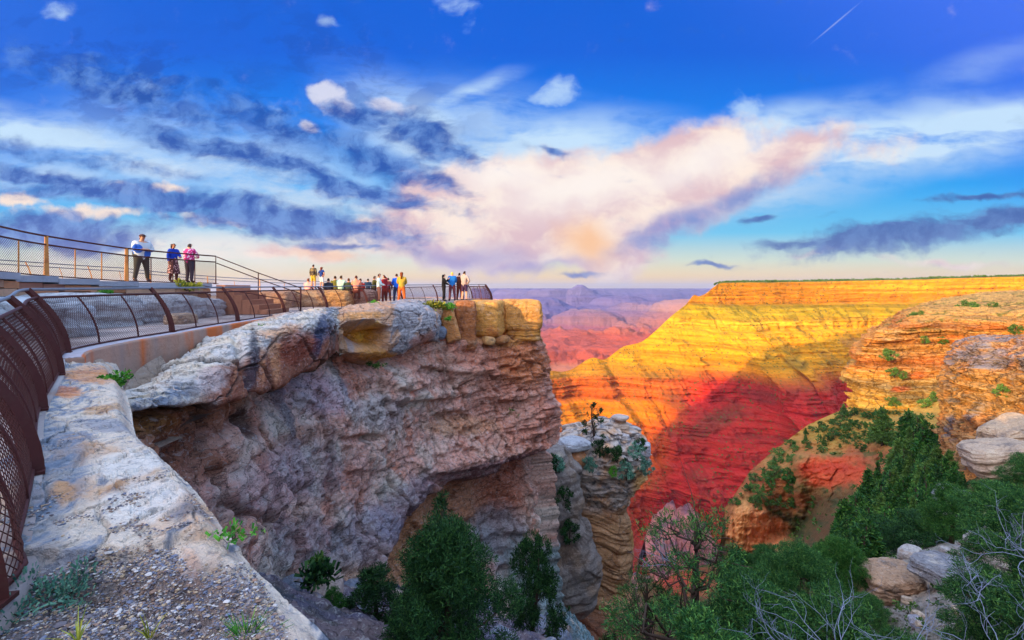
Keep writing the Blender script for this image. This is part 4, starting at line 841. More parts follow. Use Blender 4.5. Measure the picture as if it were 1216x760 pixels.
def right_cliff():
    cols = np.array([1006, 1014, 1024, 1042, 1058, 1080, 1110, 1140, 1180, 1216, 1280, 1400])
    z = lambda *a: np.array(a, float)
    rows = [(z(452, 430, 404, 388, 378, 366, 357, 352, 347, 344, 340, 336), z(330, 340, 350, 380, 420, 460, 470, 480, 480, 470, 430, 380)),
            (z(453, 432, 406, 392, 384, 374, 366, 364, 362, 360, 356, 350), z(290, 292, 296, 300, 320, 330, 330, 330, 330, 320, 290, 250)),
            (z(454, 436, 412, 396, 390, 384, 382, 382, 380, 378, 374, 368), z(272, 272, 272, 272, 274, 276, 276, 274, 268, 258, 235, 200)),
            (z(458, 444, 426, 414, 408, 404, 402, 400, 400, 398, 394, 388), z(270, 269, 268, 267, 268, 270, 270, 268, 262, 252, 230, 195)),
            (z(466, 458, 446, 440, 436, 432, 430, 428, 428, 426, 422, 416), z(268, 265, 262, 260, 260, 262, 262, 260, 254, 244, 222, 190)),
            (z(478, 474, 468, 464, 460, 458, 456, 455, 454, 452, 448, 440), z(264, 258, 254, 251, 250, 252, 252, 250, 244, 234, 212, 180)),
            (z(494, 492, 488, 486, 484, 482, 482, 482, 480, 478, 474, 466), z(258, 250, 244, 240, 238, 238, 238, 236, 228, 216, 196, 168)),
            (z(530, 530, 530, 530, 530, 530, 530, 530, 530, 530, 524, 514), z(248, 236, 228, 222, 218, 216, 214, 210, 200, 188, 172, 150))]
    V, X, Y, w, big, med, beds, e, f = cliff_net('', cols, rows, 520, 640, 101, 1.0, 3.4, None)
    zz = V[..., 2] + 2 * big
    tab = [(-150, (180, 120, 50)), (-64, (206, 150, 56)), (-56, (216, 160, 60)), (-51, (140, 110, 66)), (-47, (214, 160, 80)), (-40, (206, 116, 54)), (-34, (216, 156, 80)), (-30, (210, 136, 66)), (-24, (222, 156, 76)), (-21, (190, 110, 56)), (-17, (224, 160, 80)), (-12, (214, 160, 84)), (0, (206, 160, 90)), (40, (206, 160, 90))]
    tz = np.array([a for a, _ in tab]); tc = np.array([lin(b) for _, b in tab]); col = np.stack([np.interp(zz, tz, tc[:, i]) for i in range(3)], -1)
    col = mix(col, lin((130, 92, 58)), sstep(.3, -.6, beds) * .5); col = mix(col, lin((96, 72, 50)), (1 - sstep(0, .05, e)) * .6)
    col = mix(col, lin((98, 104, 40)), sstep(.12, .3, fbm(w, 9, 4, 55)) * (1 - sstep(388, 398, Y)) * .8)
    col = paint(col, X, Y, [(1060, 398, 20, 10, 0, lin((196, 168, 120)), .5), (1090, 446, 24, 8, 0, lin((214, 100, 44)), .7), (1070, 462, 18, 6, 0, lin((206, 84, 40)), .7), (1130, 402, 30, 8, 0, lin((226, 130, 60)), .6), (1085, 472, 60, 6, 10, lin((96, 92, 64)), .5)], .5 * med)
    structure(grid_obj('right_cliff', V, MMID, col, flip=True))
right_cliff()
def buttress():
    cols = np.array([1120, 1127, 1136, 1150, 1166, 1185, 1205, 1230, 1280, 1380]); z = lambda *a: np.array(a, float)
    rows = [(z(470, 430, 412, 402, 398, 398, 398, 396, 390, 380), z(150, 150, 150, 150, 150, 148, 144, 136, 120, 96)),
            (z(480, 450, 424, 410, 404, 404, 403, 401, 396, 386), z(126, 122, 118, 116, 114, 112, 108, 102, 90, 74)),
            (z(500, 480, 452, 430, 420, 418, 416, 414, 408, 400), z(122, 116, 110, 107, 105, 103, 99, 94, 84, 68)),
            (z(520, 510, 480, 462, 452, 450, 446, 442, 436, 424), z(119, 111, 105, 101, 99, 97, 93, 88, 78, 62)),
            (z(550, 545, 520, 500, 492, 488, 484, 480, 470, 452), z(116, 107, 101, 97, 94, 91, 87, 82, 72, 57)),
            (z(585, 580, 560, 545, 535, 530, 526, 520, 508, 490), z(112, 102, 96, 91, 87, 83, 79, 74, 64, 50)),
            (z(640, 640, 625, 610, 600, 592, 588, 580, 564, 540), z(106, 96, 89, 84, 79, 74, 69, 64, 55, 44))]
    V, X, Y, w, big, med, beds, e, f = cliff_net('', cols, rows, 480, 420, 131, 2.0, 2.6, None, bs=1.2)
    a = fbm(w, 6, 5, 7, .6); col = mix(np.zeros(V.shape) + lin((226, 140, 70)), lin((206, 150, 96)), sstep(-.2, .2, a)); col = mix(col, lin((146, 136, 140)), sstep(.05, .3, fbm(w, 8, 5, 9, .6) + .25 * (1 - sstep(420, 450, Y))) * .9)
    col = mix(col, lin((196, 150, 74)), sstep(430, 450, Y) * (1 - sstep(485, 500, Y)) * .5); col = mix(col, lin((80, 60, 50)), (1 - sstep(0, .06, e)) * .7)
    structure(grid_obj('near_buttress', V, MMID, col, flip=True))
buttress()
for k, (x0, x1, y0, y1, d, dep, c, lab, sd) in enumerate([
        (1180, 1244, 534, 572, 58, 6, (186, 160, 136), 'large layered grey rock slab at the right edge, above the green needles', 3),
        (1200, 1262, 508, 540, 66, 6, (190, 160, 130), 'upper grey layered slab at the right edge, behind the large one', 4),
        (1136, 1160, 586, 610, 46, 3, (150, 150, 158), 'grey boulder half hidden by pines, left of the layered slabs', 5),
        (1050, 1110, 690, 728, 24, 2.5, (176, 140, 112), 'broad low tan outcrop between the junipers at the lower right', 6),
        (1118, 1190, 684, 708, 22, 2.5, (140, 136, 140), 'flat grey rubble outcrop right of the broad tan one', 7),
        (1196, 1260, 655, 690, 17, 2, (178, 168, 160), 'pale rock in the bottom right among the dead branches', 8)]):
    boulder('rock_outcrop', P((x0 + x1) / 2, (y0 + y1) / 2, d) + [0, dep * .45, 0], (d * (x1 - x0) / F, dep, d * (y1 - y0) / F), c, lab, 'rock', 'grey rocks on the right slope', (k * 37) % 50 - 25, (0, (-14, -20, 10, -6, 4, -10)[k]), seed=40 + k, n=56, rough=.13, layer=.22, power=4.5, stain=(110, 100, 96), chip=1.1)

_r = random.Random(21)
for k in range(26):
    x, y = _r.uniform(1035, 1215), _r.uniform(600, 745); dd = float(slope_depth(x, y)) * .985; w_ = dd * _r.uniform(8, 26) / F
    boulder('slope_rock', P(x, y, dd), (w_, w_ * .8, w_ * _r.uniform(.4, .7)), _r.choice([(176, 166, 160), (150, 146, 156), (196, 170, 146)]), 'pale rock among the pines on the right slope, ' + ('upper' if y < 670 else 'lower') + (' left' if x < 1120 else ' right') + ' part', 'rock', 'loose pale rocks among the right pines, ' + ('upper' if y < 670 else 'lower') + (' left' if x < 1120 else ' right'), _r.uniform(0, 180), (_r.uniform(-15, 15), _r.uniform(-15, 15)), seed=300 + k, n=16, power=4, chip=1.1)
# ------------------------------------------------------------------ valley below: pink pinnacles and the red column
def valley():
    xs = np.linspace(-400, 900, 260); ys = np.linspace(140, 1200, 260); X, Y = np.meshgrid(xs, ys, indexing='ij'); p = np.stack([X, Y, 0 * X], -1)
    z = np.interp(Y, [140, 300, 500, 700, 900, 1200], [-180, -265, -325, -430, -560, -640]) + 26 * fbm(p, 120, 5, 3, .55, ridged=True) + 0 * X
    V = np.stack([X, Y, z], -1); a = fbm(p, 60, 5, 5); PX, PY = pix(V)
    col = mix(np.zeros(V.shape) + lin((120, 96, 104)), lin((176, 110, 96)), sstep(-.1, .3, a)); col = mix(col, lin((70, 80, 62)), sstep(.1, .3, fbm(p, 40, 4, 8)) * .7)
    structure(grid_obj('valley_floor', V, MFAR, col))
valley()
def pinnacles():
    r = random.Random(4); n, m = 260, 120
    t = np.linspace(0, 1, n); pk = np.array([764, 774, 783, 790, 797, 803, 809, 816, 824, 830, 838, 846, 860]); ph = np.array([640, 612, 606, 598, 594, 604, 601, 597, 606, 618, 622, 640, 660])
    px = np.linspace(764, 860, n); y = np.interp(px, pk, ph) + 3 * fbm(np.stack([px / 4, 0 * px, 0 * px], -1), 1, 4, 5)
    top_ = P(px, y, 560); k = np.linspace(0, 1, m)[None]
    dep = k * 150; g = fbm(np.stack([px[:, None] / 7 + 0 * dep, dep / 60 + 0 * px[:, None], 0 * dep + 0 * px[:, None]], -1), 1, 5, 7, .6, ridged=True)
    V = np.stack([top_[:, 0][:, None] + 2 * g, 560 + 0 * g - dep * .45 - g * 14 * sstep(0, 40, dep), top_[:, 2][:, None] - dep + 0 * g], -1)
    back = V[:, 1:60][:, ::-1].copy(); back[..., 1] = 1120 - back[..., 1]; V = np.concatenate([back, V], 1)
    a = fbm(V, 14, 4, 9); col = mix(np.zeros(V.shape) + lin((206, 130, 122)), lin((150, 104, 116)), sstep(-.1, .3, a))
    structure(grid_obj('pink_pinnacles', V, MFAR, col))
pinnacles()
def column_rock(name, px, y0, y1, r0, d, col, label, seed, lean=0):
    n, m = 64, 90; th = np.linspace(0, 2 * math.pi, n, endpoint=False)[:, None]; k = np.linspace(0, 1, m)[None]
    top_ = P(px, y0, d); h = d * (y1 - y0) / F; rr = r0 * d / F * (np.minimum(1, k * 9) ** .5 * (1 + .5 * k)) * (1 + .12 * np.sin(k * 9))
    p = np.stack([np.cos(th) * rr, np.sin(th) * rr, -k * h + 0 * th], -1); nn = fbm(p + seed, r0 * d / F * 1.1, 4, seed); p[..., :2] *= (1 + .28 * nn)[..., None]; p[..., 0] += lean * k
    C = mix(np.zeros(p.shape) + lin(col), lin((130, 50, 44)), sstep(0, .4, fbm(p, 5, 4, seed + 2)))
    o = grid_obj(name, p + top_, MFAR, C, close_u=True); return tag(o, label, 'rock')
column_rock('rock_column', 851, 579, 660, 6.5, 640, (206, 60, 50), 'slim red rock column standing against the foot of the red wall', 5, 6)

# ------------------------------------------------------------------ rock tower with the balanced cap, right of the viewpoint
def tower():
    n, m = 300, 420; d0 = 52
    ys = np.array([506, 512, 520, 530, 545, 560, 575, 590, 602, 615, 640, 665, 690, 705, 722, 745, 790, 900])
    xl = np.array([716, 704, 692, 668, 662, 664, 668, 672, 674, 672, 672, 676, 680, 680, 674, 666, 656, 630])
    xr = np.array([744, 756, 766, 772, 775, 772, 768, 760, 754, 752, 755, 758, 756, 754, 764, 776, 790, 824])
    k = np.interp(np.linspace(0, 1, m), [0, .15, .75, 1], [506, 522, 720, 900]); 
    L_ = np.interp(k, ys, xl); R_ = np.interp(k, ys, xr); kz = (342 - k) / F * d0
    cx = ((L_ + R_) / 2 - 608) / F * d0; rx = (R_ - L_) / 2 / F * d0; ry = rx * np.interp(k, [506, 560, 600, 720, 900], [1.0, 1.1, 1.0, 1.1, 1.2])
    th = np.linspace(0, 2 * math.pi, n, endpoint=False)[:, None]
    cc = np.sign(np.cos(th)) * np.abs(np.cos(th)) ** .8; sn = np.sign(np.sin(th)) * np.abs(np.sin(th)) ** .8
    V = np.stack([cx[None] + cc * rx[None], d0 + 3 + sn * ry[None], kz[None] + 0 * th], -1)
    w = V + .6 * np.stack([fbm(V, 2.2, 3, 1)] * 3, -1)
    bz = w[..., 2] + .35 * V[..., 0] * (kz < -22)[None]
    upper = 1 - sstep(-24.0, -22.6, V[..., 2]) ; upper = sstep(-24.2, -22.8, V[..., 2])
    bed = fbm(np.stack([V[..., 0] * .06, V[..., 1] * .06, bz * 1.25], -1), 1, 4, 7, .6)
    e, c = cells(w * [1, 1, 1.4], 2.2, 5); e2, c2 = cells(w * [1, 1, 1.8], .9, 6)
    o = .55 * fbm(V, 4, 4, 9) + (.30 + .5 * upper) * np.clip(bed * 3, -1, 1) * .55 + upper * (.75 * (c - .5) * sstep(0, .1, e) + .35 * (c2 - .5) - .2 * (1 - sstep(0, .07, e2))) - .25 * (1 - upper) * (1 - sstep(.0, .09, np.abs(np.mod(bz / 2.1 + .1 * fbm(V, 3, 3, 8), 1) - .5)))
    nx = V[..., 0] - cx[None]; ny = V[..., 1] - d0 - 3; q = np.hypot(nx, ny) + 1e-6
    V[..., 0] += nx / q * o; V[..., 1] += ny / q * o; V[..., 2] += .25 * upper * (c - .5) * 2
    V[:, 0, :2] = [cx[0], d0 + 3]
    X, Y = pix(V); a = fbm(w, 1.5, 5, 21, .6); b = fbm(w, .5, 5, 25, .6)
    col = mix(np.zeros(V.shape) + lin((200, 184, 174)), lin((210, 160, 120)), sstep(-.1, .35, a)); col = mix(col, lin((96, 100, 112)), sstep(.05, .3, b) * .8)
    low = mix(np.zeros(V.shape) + lin((196, 146, 104)), lin((160, 108, 70)), sstep(-.1, .3, a)); low = mix(low, lin((170, 120, 80)), sstep(.1, .3, b)); col = mix(col, low, 1 - upper)
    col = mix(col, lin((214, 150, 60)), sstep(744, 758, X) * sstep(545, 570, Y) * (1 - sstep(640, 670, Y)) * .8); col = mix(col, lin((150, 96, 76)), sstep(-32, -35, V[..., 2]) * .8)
    col = mix(col, lin((60, 48, 44)), (1 - sstep(0, .06, e)) * .6)
    o_ = grid_obj('rock_tower', V, MBOUL, col, close_u=True); tag(o_, 'weathered rock tower right of the viewpoint cliff, grey broken top over a smooth tan shaft', 'rock tower')
tower()
tag(boulder('rock_rib', P(668, 640, 47) + [0, 2, 0], (5.2, 5, 17), (140, 126, 120), 'dark grey broken rib of rock in the gap between the cliff and the tower', 'rock', None, 10, (0, -8), seed=33, n=90, rough=.16, layer=.12, power=3.2, stain=(150, 120, 96), chip=1.2))
GT = 'loose rocks on top of the rock tower'
def tb(x0, x1, y0, y1, d, dep, c, lab, sd, **k):
    boulder('tower_rock', P((x0 + x1) / 2, (y0 + y1) / 2, d) + [0, 0, 0], (d * (x1 - x0) / F, dep, d * (y1 - y0) / F), c, lab, 'rock', GT, sd * 23, seed=60 + sd, **k)
tb(664, 700, 521, 534, 51, 3.0, (186, 184, 190), 'flat grey cap on the left shoulder of the rock tower', 1, n=34, layer=.2, power=3, stain=(110, 104, 110))
tb(666, 699, 531, 556, 51.2, 2.7, (214, 146, 100), 'round orange drum of rock under the flat grey cap', 2, n=34, layer=.14, power=2.8)
tb(722, 750, 512, 526, 53, 2.4, (190, 180, 180), 'grey block low on the crown of the rock tower', 3, n=28, layer=.2)
tb(726, 746, 502, 514, 53.5, 1.8, (206, 180, 160), 'pale block second from the top of the balanced stack', 4, n=28, layer=.2)
tb(732, 742, 496, 504, 53.6, .9, (180, 140, 110), 'small brown neck stone holding the top cap', 5, n=18)
tb(727, 746, 493, 498.5, 53.5, 1.7, (196, 176, 166), 'thin flat capstone at the very top of the stack', 6, n=26, power=3)
tb(752, 772, 526, 540, 52, 1.8, (176, 172, 180), 'grey block on the right shoulder of the rock tower', 7, n=26, layer=.2)
tb(704, 722, 517, 528, 51.6, 1.6, (186, 176, 176), 'small grey block below the leaning pine on the tower', 8, n=24, layer=.2)
# ------------------------------------------------------------------ terrace, walls, steps
MSTONE = rock_mat('dressed_sandstone', .5, .5, .30, .2, .2)
MCONC = rock_mat('stained_concrete', .8, .3, .22, .15, .25, tint2=(.30, .14, .07, .35))
MRUST = plain_mat('rusted_steel', (.085, .022, .02), .62, .35, .3, 14, cols2=(.09, .03, .025, 1))
MGREY = plain_mat('painted_steel', (.20, .22, .26), .45, .3, .2, 10)
MORAN = plain_mat('weathered_orange_post', (.62, .26, .07), .6, .1, .25, 8, cols2=(.5, .17, .05, 1))
TW = np.array([(-6.6, -12), (-6.7, -5), (-7.2, 0), (-8.6, 4.5), (-10.8, 8.6), (-12.4, 11.8), (-12.9, 13.4), (-13.0, 16.3), (-12.2, 19.6)], float)
def deck_z(y): return np.interp(y, [-12, 5, 11.8, 13.5, 16.5, 20, 36], [.62, .52, .36, .29, .18, .14, .10])
def terrace():
    c, s = curve(TW, .5)
    n = len(c); off = np.array([0, .5, 2, 5, 9, 14, 16.])
    V = np.zeros((n, len(off) + 1, 3)); d = np.array([-1, .12]); 
    for j, o in enumerate(off): V[:, j, :2] = c + np.array([-1.0, .05]) * o; V[:, j, 2] = deck_z(c[:, 1])
    V[:, -1] = V[:, -2]; V[:, -1, 2] = -6
    e = V[-1].copy(); e[:, 2] = np.minimum(e[:, 2], -1.3); V = np.concatenate([V, e[None]], 0)
    col = np.zeros(V.shape) + lin((200, 180, 170)); structure(grid_obj('terrace_paving', V, M_PATH, col, smooth=False))
    # stone retaining wall in courses with a cap
    w = empty('retaining_wall', (c[0][0], c[0][1], -1.2), 0, 'low stone retaining wall of tan blocks with a pale grey cap, under the upper railing', 'wall')
    inv = Vector(w.location)
    r = random.Random(8); m = MB(); cs, ss_ = curve(TW, .02)
    def at(q): i = min(int(q / .02), len(cs) - 2); t_ = cs[i + 1] - cs[i]; return cs[i], math.atan2(t_[1], t_[0])
    L = ss_[-1]
    for row in range(11):
        q = r.random() * .4
        while q < L - .1:
            ln = min(r.uniform(.5, 1.15), L - q); p, a = at(q + ln / 2); h = .19; zt = float(deck_z(p[1])) - .17 - row * .20
            k = r.uniform(.75, 1.1); base = lin(r.choice([(206, 140, 100), (196, 128, 92), (216, 158, 118), (176, 120, 100), (206, 160, 130)])) * k
            m.box((p[0] - inv.x + r.uniform(-.012, .012), p[1] - inv.y, zt - h / 2 - inv.z), (ln - .014, .26, h - .012), a, base); q += ln
    m.build('stone_courses', MSTONE, w, smooth=False, cols=True)
    m = MB(); q = 0
    while q < L - .1:
        ln = min(1.5, L - q); p, a = at(q + ln / 2); m.box((p[0] - inv.x, p[1] - inv.y, float(deck_z(p[1])) - .065 - inv.z), (ln - .012, .42, .17), a, lin((166, 166, 176)) * r.uniform(.9, 1.1)); q += ln
    m.build('cap', MSTONE, w, smooth=False, cols=True)
    # steps from the terrace down to the lower walk
    st = empty('stone_steps', (-11.9, 20.6, -1.05), 0, 'tan stone steps going down from the terrace beside the sloping handrail', 'steps')
    for i in range(6):
        m = MB(); z1 = .12 - i * .20; m.box((.18 + i * .34, 0, (z1 + 0) / 2 - 0 + .52 - .0), (.36, 1.9, z1 + 1.06), 0, lin((190, 130, 100)) * (1.0 + .05 * (i % 2))); m.v[-1][:, 2] += 0
        m.build('step', MSTONE, st, smooth=False, cols=True)
terrace()

def low_wall():
    """concrete kerb wall under the lower railing"""
    y0, y1 = 8.0, 19.5; c, s = curve(FENCE, .15); ok = (c[:, 1] > y0) & (c[:, 1] < y1) & (c[:, 0] < -5); c = c[ok]
    tan = np.gradient(c, axis=0); nr = np.stack([tan[:, 1], -tan[:, 0]], -1); nr /= np.linalg.norm(nr, axis=1)[:, None]
    z = walk_z(c[:, 1]) + .012; a = c - nr * .25; b = c + nr * .30; bb = c + nr * .42
    dep = np.interp(c[:, 1], [y0, 10, 14, y1], [1.5, 1.6, 1.1, .45])
    prof = [np.c_[a, z], np.c_[c + nr * .27, z], np.c_[b, z - .03], np.c_[b + nr * .03, z - dep * .5], np.c_[bb, z - dep]]
    V = np.stack(prof, 1); V = np.stack([np.stack([np.interp(np.linspace(0, 4, 60), range(5), V[i, :, k]) for k in range(3)], -1) for i in range(len(V))])
    e_ = V[:1].copy(); e_[:, :, :2] = V[0, 0, :2]; V = np.concatenate([e_, V]); sq = np.concatenate([s[ok][:1], s[ok]])
    p = V; f = fbm(np.stack([sq[:, None] * 2.2 + 0 * V[..., 0], V[..., 2] * .25, 0 * V[..., 0]], -1), 1, 4, 5)
    col = mix(np.zeros(V.shape) + lin((176, 140, 122)), lin((206, 110, 60)), sstep(.05, .4, f + .25 * sstep(12, 14, V[..., 1]))); col = mix(col, lin((140, 130, 130)), sstep(.0, .4, -f) * .6)
    top_ = np.arange(60)[None] < 15; col = mix(col, lin((176, 172, 184)), (top_ + 0 * f) * .9)
    tag(grid_obj('low_wall', V, MCONC, col, smooth=True), 'low stained concrete kerb wall carrying the rust brown railing', 'wall')
low_wall()

# layered outcrops behind the lower walk
G = 'layered rock beside the lower walk'
for (x, y, z, sx, sy, sz, rz, lab, sd, c) in [
        (-12.1, 13.4, -.78, 3.6, 1.5, 1.25, 72, 'layered grey rock bank behind the railing mesh, leftmost', 1, (206, 204, 206)), (-11.9, 16.4, -.82, 3.8, 1.5, 1.15, 88, 'layered pale rock bank left of the stone steps', 2, (204, 198, 198)),
        (-11.6, 10.2, -.80, 4.4, 1.6, 1.2, 50, 'grey rock bank in the left corner under the wall blocks', 3, (196, 200, 208)), (-10.3, 15.2, -.98, .9, .6, .42, 80, 'small tan boulder on the walk in front of the pale bank', 4, (216, 180, 150)),
        (-11.8, 18.7, -.86, 1.9, 1.2, .95, 100, 'short pale rock hump just left of the steps', 5, (200, 190, 190))]:
    boulder('rock_bank', (x, y, z), (sx, sy, sz), c, lab, 'rock', G, rz, seed=80 + sd, n=44, rough=.09, layer=.16, power=3.6, stain=(130, 130, 140))
G = 'rock shelf people sit on'
for (px, d, w, dep, h, zt, lab, sd, c) in [
        (352, 26, 2.6, 2.4, 1.1, -.08, 'tan rock shelf under the tall standing pair', 1, (206, 160, 120)), (386, 26.5, 2.6, 2.6, 1.15, -.06, 'orange lit middle of the rock shelf behind the railing', 2, (226, 170, 110)),
        (416, 27.5, 2.4, 2.2, 1.1, -.10, 'right part of the rock shelf, where the row of people sit', 3, (206, 160, 140)), (322, 25, 1.8, 2.0, 1.0, -.15, 'low left end of the rock shelf next to the steps', 4, (196, 150, 120))]:
    p = P(px, 342, d); boulder('rock_shelf', (p[0], d + dep / 2, zt - h / 2), (w, dep, h), c, lab, 'rock', G, (sd * 17) % 20 - 8, seed=90 + sd, n=40, rough=.08, layer=.16, power=4.5, stain=(150, 120, 120))

# ------------------------------------------------------------------ railings
def frames(path, step):
    c, s = curve(path, step); tan = np.gradient(c[:, :2], axis=0); tan /= np.linalg.norm(tan, axis=1)[:, None]
    return c, s, tan, np.stack([tan[:, 1], -tan[:, 0]], -1)
def rail_build(name, path, zf, H, Hh, lean, label, thick_at, thin_n, pitch, mats, thick=(.05, .11), group=None, wire=.0034, mesh=True, straight=False, handrail=True, zh=None, wirek=4, leank=2.0):
    """path (xy), zf(y) ground height, H mesh height, Hh handrail height, lean inward at the top"""
    mr, mp, mh = mats
    c, s, tan, nr = frames(np.c_[path, np.zeros(len(path))], .05); L = s[-1]
    base = empty(name, (c[0][0], c[0][1], float(zf(c[0][1]))), 0, label, 'railing', group); inv = np.array(base.location)
    def pt(q, h):
        q = np.asarray(q, float); x = np.interp(q, s, c[:, 0]); y = np.interp(q, s, c[:, 1]); nx = np.interp(q, s, nr[:, 0]); ny = np.interp(q, s, nr[:, 1])
        o = -lean * (np.asarray(h) / Hh) ** leank; return np.stack([x + nx * o, y + ny * o, zf(y) + h], -1) - inv
    qs = np.arange(0, L, .12)
    for nm, h, rr, mm in (('top_rail', H, .024, mr), ('bottom_rail', .035, .018, mr)):
        m = MB(); m.tube(pt(qs, h), rr, 8); m.build(nm, mm, base)
    if handrail: m = MB(); m.tube(pt(qs, Hh), .026, 8); m.build('handrail', mh, base)
    th = list(thick_at)
    for i, q in enumerate(th):
        m = MB(); hh = np.linspace(0, Hh if handrail else H, 12); p = pt(np.full(12, q), hh); nx = float(np.interp(q, s, nr[:, 0])); ny = float(np.interp(q, s, nr[:, 1]))
        wdt = np.interp(hh, [0, H], [thick[1] * .62, thick[1] * .42]); m.tube(p, wdt, 4, flat=thick[0] / thick[1], up=(nx, ny, .01))
        m.box(pt(q, .012), (.15, .13, .024), math.atan2(ny, nx)); m.build('post', mp, base, smooth=False)
        nxt = th[i + 1] if i + 1 < len(th) else None
        if nxt is None: continue
        for j in range(1, thin_n + 1):
            qq = q + (nxt - q) * j / (thin_n + 1); m = MB(); hh = np.linspace(0.03, H, 9); m.tube(pt(np.full(9, qq), hh), .017, 6); m.build('thin_post', mp, base)
        if mesh:
            Vs = []; Fs = []; kk = 0; hN = 11; hh = np.linspace(.035, H, hN)
            span = H * 1.05
            for sg in (1, -1):
                for q0 in np.arange(q - (span if sg > 0 else 0), nxt + (0 if sg > 0 else span), pitch):
                    qv = q0 + sg * hh; ok = (qv >= q) & (qv <= nxt)
                    if ok.sum() < 2: continue
                    p = pt(qv[ok], hh[ok]); n_ = len(p); t_ = np.gradient(p, axis=0); t_ /= np.linalg.norm(t_, axis=1)[:, None]
                    a = np.cross(t_, (0.3, .2, 1.)); a /= np.linalg.norm(a, axis=1)[:, None]; b = np.cross(a, t_)
                    ring = np.stack([a, -.5 * a + .87 * b, -.5 * a - .87 * b], 1) * wire; Vs.append((p[:, None] + ring).reshape(-1, 3))
                    i_ = np.arange(n_ - 1)[:, None] * 3; j_ = np.arange(3)[None]; Fs.append(np.stack([i_ + j_, i_ + (j_ + 1) % 3, i_ + 3 + (j_ + 1) % 3, i_ + 3 + j_], -1).reshape(-1, 4) + kk); kk += n_ * 3
            obj('mesh_panel', raw_mesh('mesh_panel', np.concatenate(Vs), np.concatenate(Fs), mr), base)
    return base, pt, s, c
c_, s_ = curve(FENCE, .05); S_ = lambda y: float(np.interp(y, c_[:int(np.argmax(c_[:, 1])), 1], s_[:int(np.argmax(c_[:, 1]))]))
tk = [S_(y) for y in (-7.9, -5.2, -2.6, -.4, 1.1, 2.5, 3.9, 5.4, 7.0, 8.6, 12.3, 16.0, 19.6, 23.0, 26.8, 30.4, 33.6)]; e0 = S_(33.6); tk += [e0 + 2.2, e0 + 3.6, e0 + 4.6, e0 + 5.4, s_[-1] - .05]
rail_build('lower_railing', FENCE, walk_z, .98, 1.12, .50, 'rust brown curved railing with chain link mesh along the lower walk and the cliff rim', tk, 2, .062, (MRUST, MRUST, MGREY), thick=(.06, .12))
UP = P(np.array([-60, 0, 55, 150, 205, 257]), 342, np.array([10.5, 12, 13.6, 16.5, 18.3, 20]))[:, :2]; UP = np.vstack([[(-8.2, 3.5), (-10.2, 7.2)], UP])
c_, s_ = curve(UP, .05); SU = lambda y: float(np.interp(y, c_[:, 1], s_))
def upz(y): return deck_z(y) + .02
rail_build('upper_railing', UP, upz, .90, 1.14, .0, 'dark railing with mesh and flat orange posts on the upper terrace', [SU(y) for y in (3.6, 8.0, 10.8, 13.6, 16.5)], 2, .075, (MRUST, MORAN, MRUST), thick=(.10, .13))
rail_build('upper_railing', UP[-3:], upz, .90, 1.14, .0, 'right end of the upper railing with thin dark posts, before the three near people', [.06, s_[-1] - SU(16.5) - .03], 3, .075, (MRUST, MRUST, MRUST), thick=(.05, .06))
# sloping handrail over the steps
h = empty('step_handrail', (-12.1, 20, .14), 0, 'pair of thin dark handrails sloping down over the steps to a lone post', 'handrail')
for nm, za, zb in (('top_rail', 1.14, .96), ('lower_rail', .88, .72)):
    m = MB(); m.tube([(0, 0, za), (1.4, .6, (za + zb - 1.15) / 2 + .02), (2.95, 1.15, zb - 1.10)], .02, 8); m.build(nm, MRUST, h)
m = MB(); m.tube([(2.95, 1.15, -1.15), (2.95, 1.15, -.10)], .035, 8); m.build('post', MRUST, h)
m = MB(); m.tube([(1.4, .6, -.6), (1.4, .6, .52)], .02, 6); m.build('post', MRUST, h)
m = MB(); m.tube([(.2, -1.2, -.05), (2.95, 1.10, -.75)], .02, 6); m.build('side_rail', MRUST, h)
FR = np.array([(-24, 14), (-24, 22.6), (-23, 29), (-19.5, 33), (-15, 35.5), (-9.5, 36.8)], float)
rail_build('far_railing', FR, lambda y: np.interp(y, [22, 29, 33, 37], [.28, .12, -.35, -.7]), .88, 1.08, .35, 'railing with leaning orange posts on the far side of the terrace, behind the near people', [1 + 3.1 * i for i in range(9)], 1, .2, (MGREY, MORAN, MGREY), thick=(.07, .09), mesh=False)
# ------------------------------------------------------------------ people
def cloth(name, c, c2=None, sc=9):
    return plain_mat(name, tuple(lin(c)), .85, 0, .15, 20, .15, cols2=(tuple(lin(c2)) + (1,)) if c2 else None) if c2 is None else pattern_mat(name, c, c2, sc)
def pattern_mat(name, c, c2, sc):
    m, t, b = new_mat(name); co = t.node('ShaderNodeTexCoord').outputs['Object']
    f = t.ss(t.vor(co, sc), .42, .36); t.put(b.inputs['Base Color'], t.mixc(f, tuple(lin(c)), tuple(lin(c2)))); b.inputs['Roughness'].default_value = .85; return m
MSKIN = [plain_mat('skin', tuple(lin(c)), .55, 0, .05, 8, .3) for c in ((212, 150, 118), (176, 116, 84), (226, 170, 140))]
MEYE = plain_mat('eye', (.01, .01, .01), .3)
_mc = {}
def M_(c, c2=None, sc=9):
    k = (c, c2, sc)
    if k not in _mc: _mc[k] = cloth('cloth', c, c2, sc)
    return _mc[k]
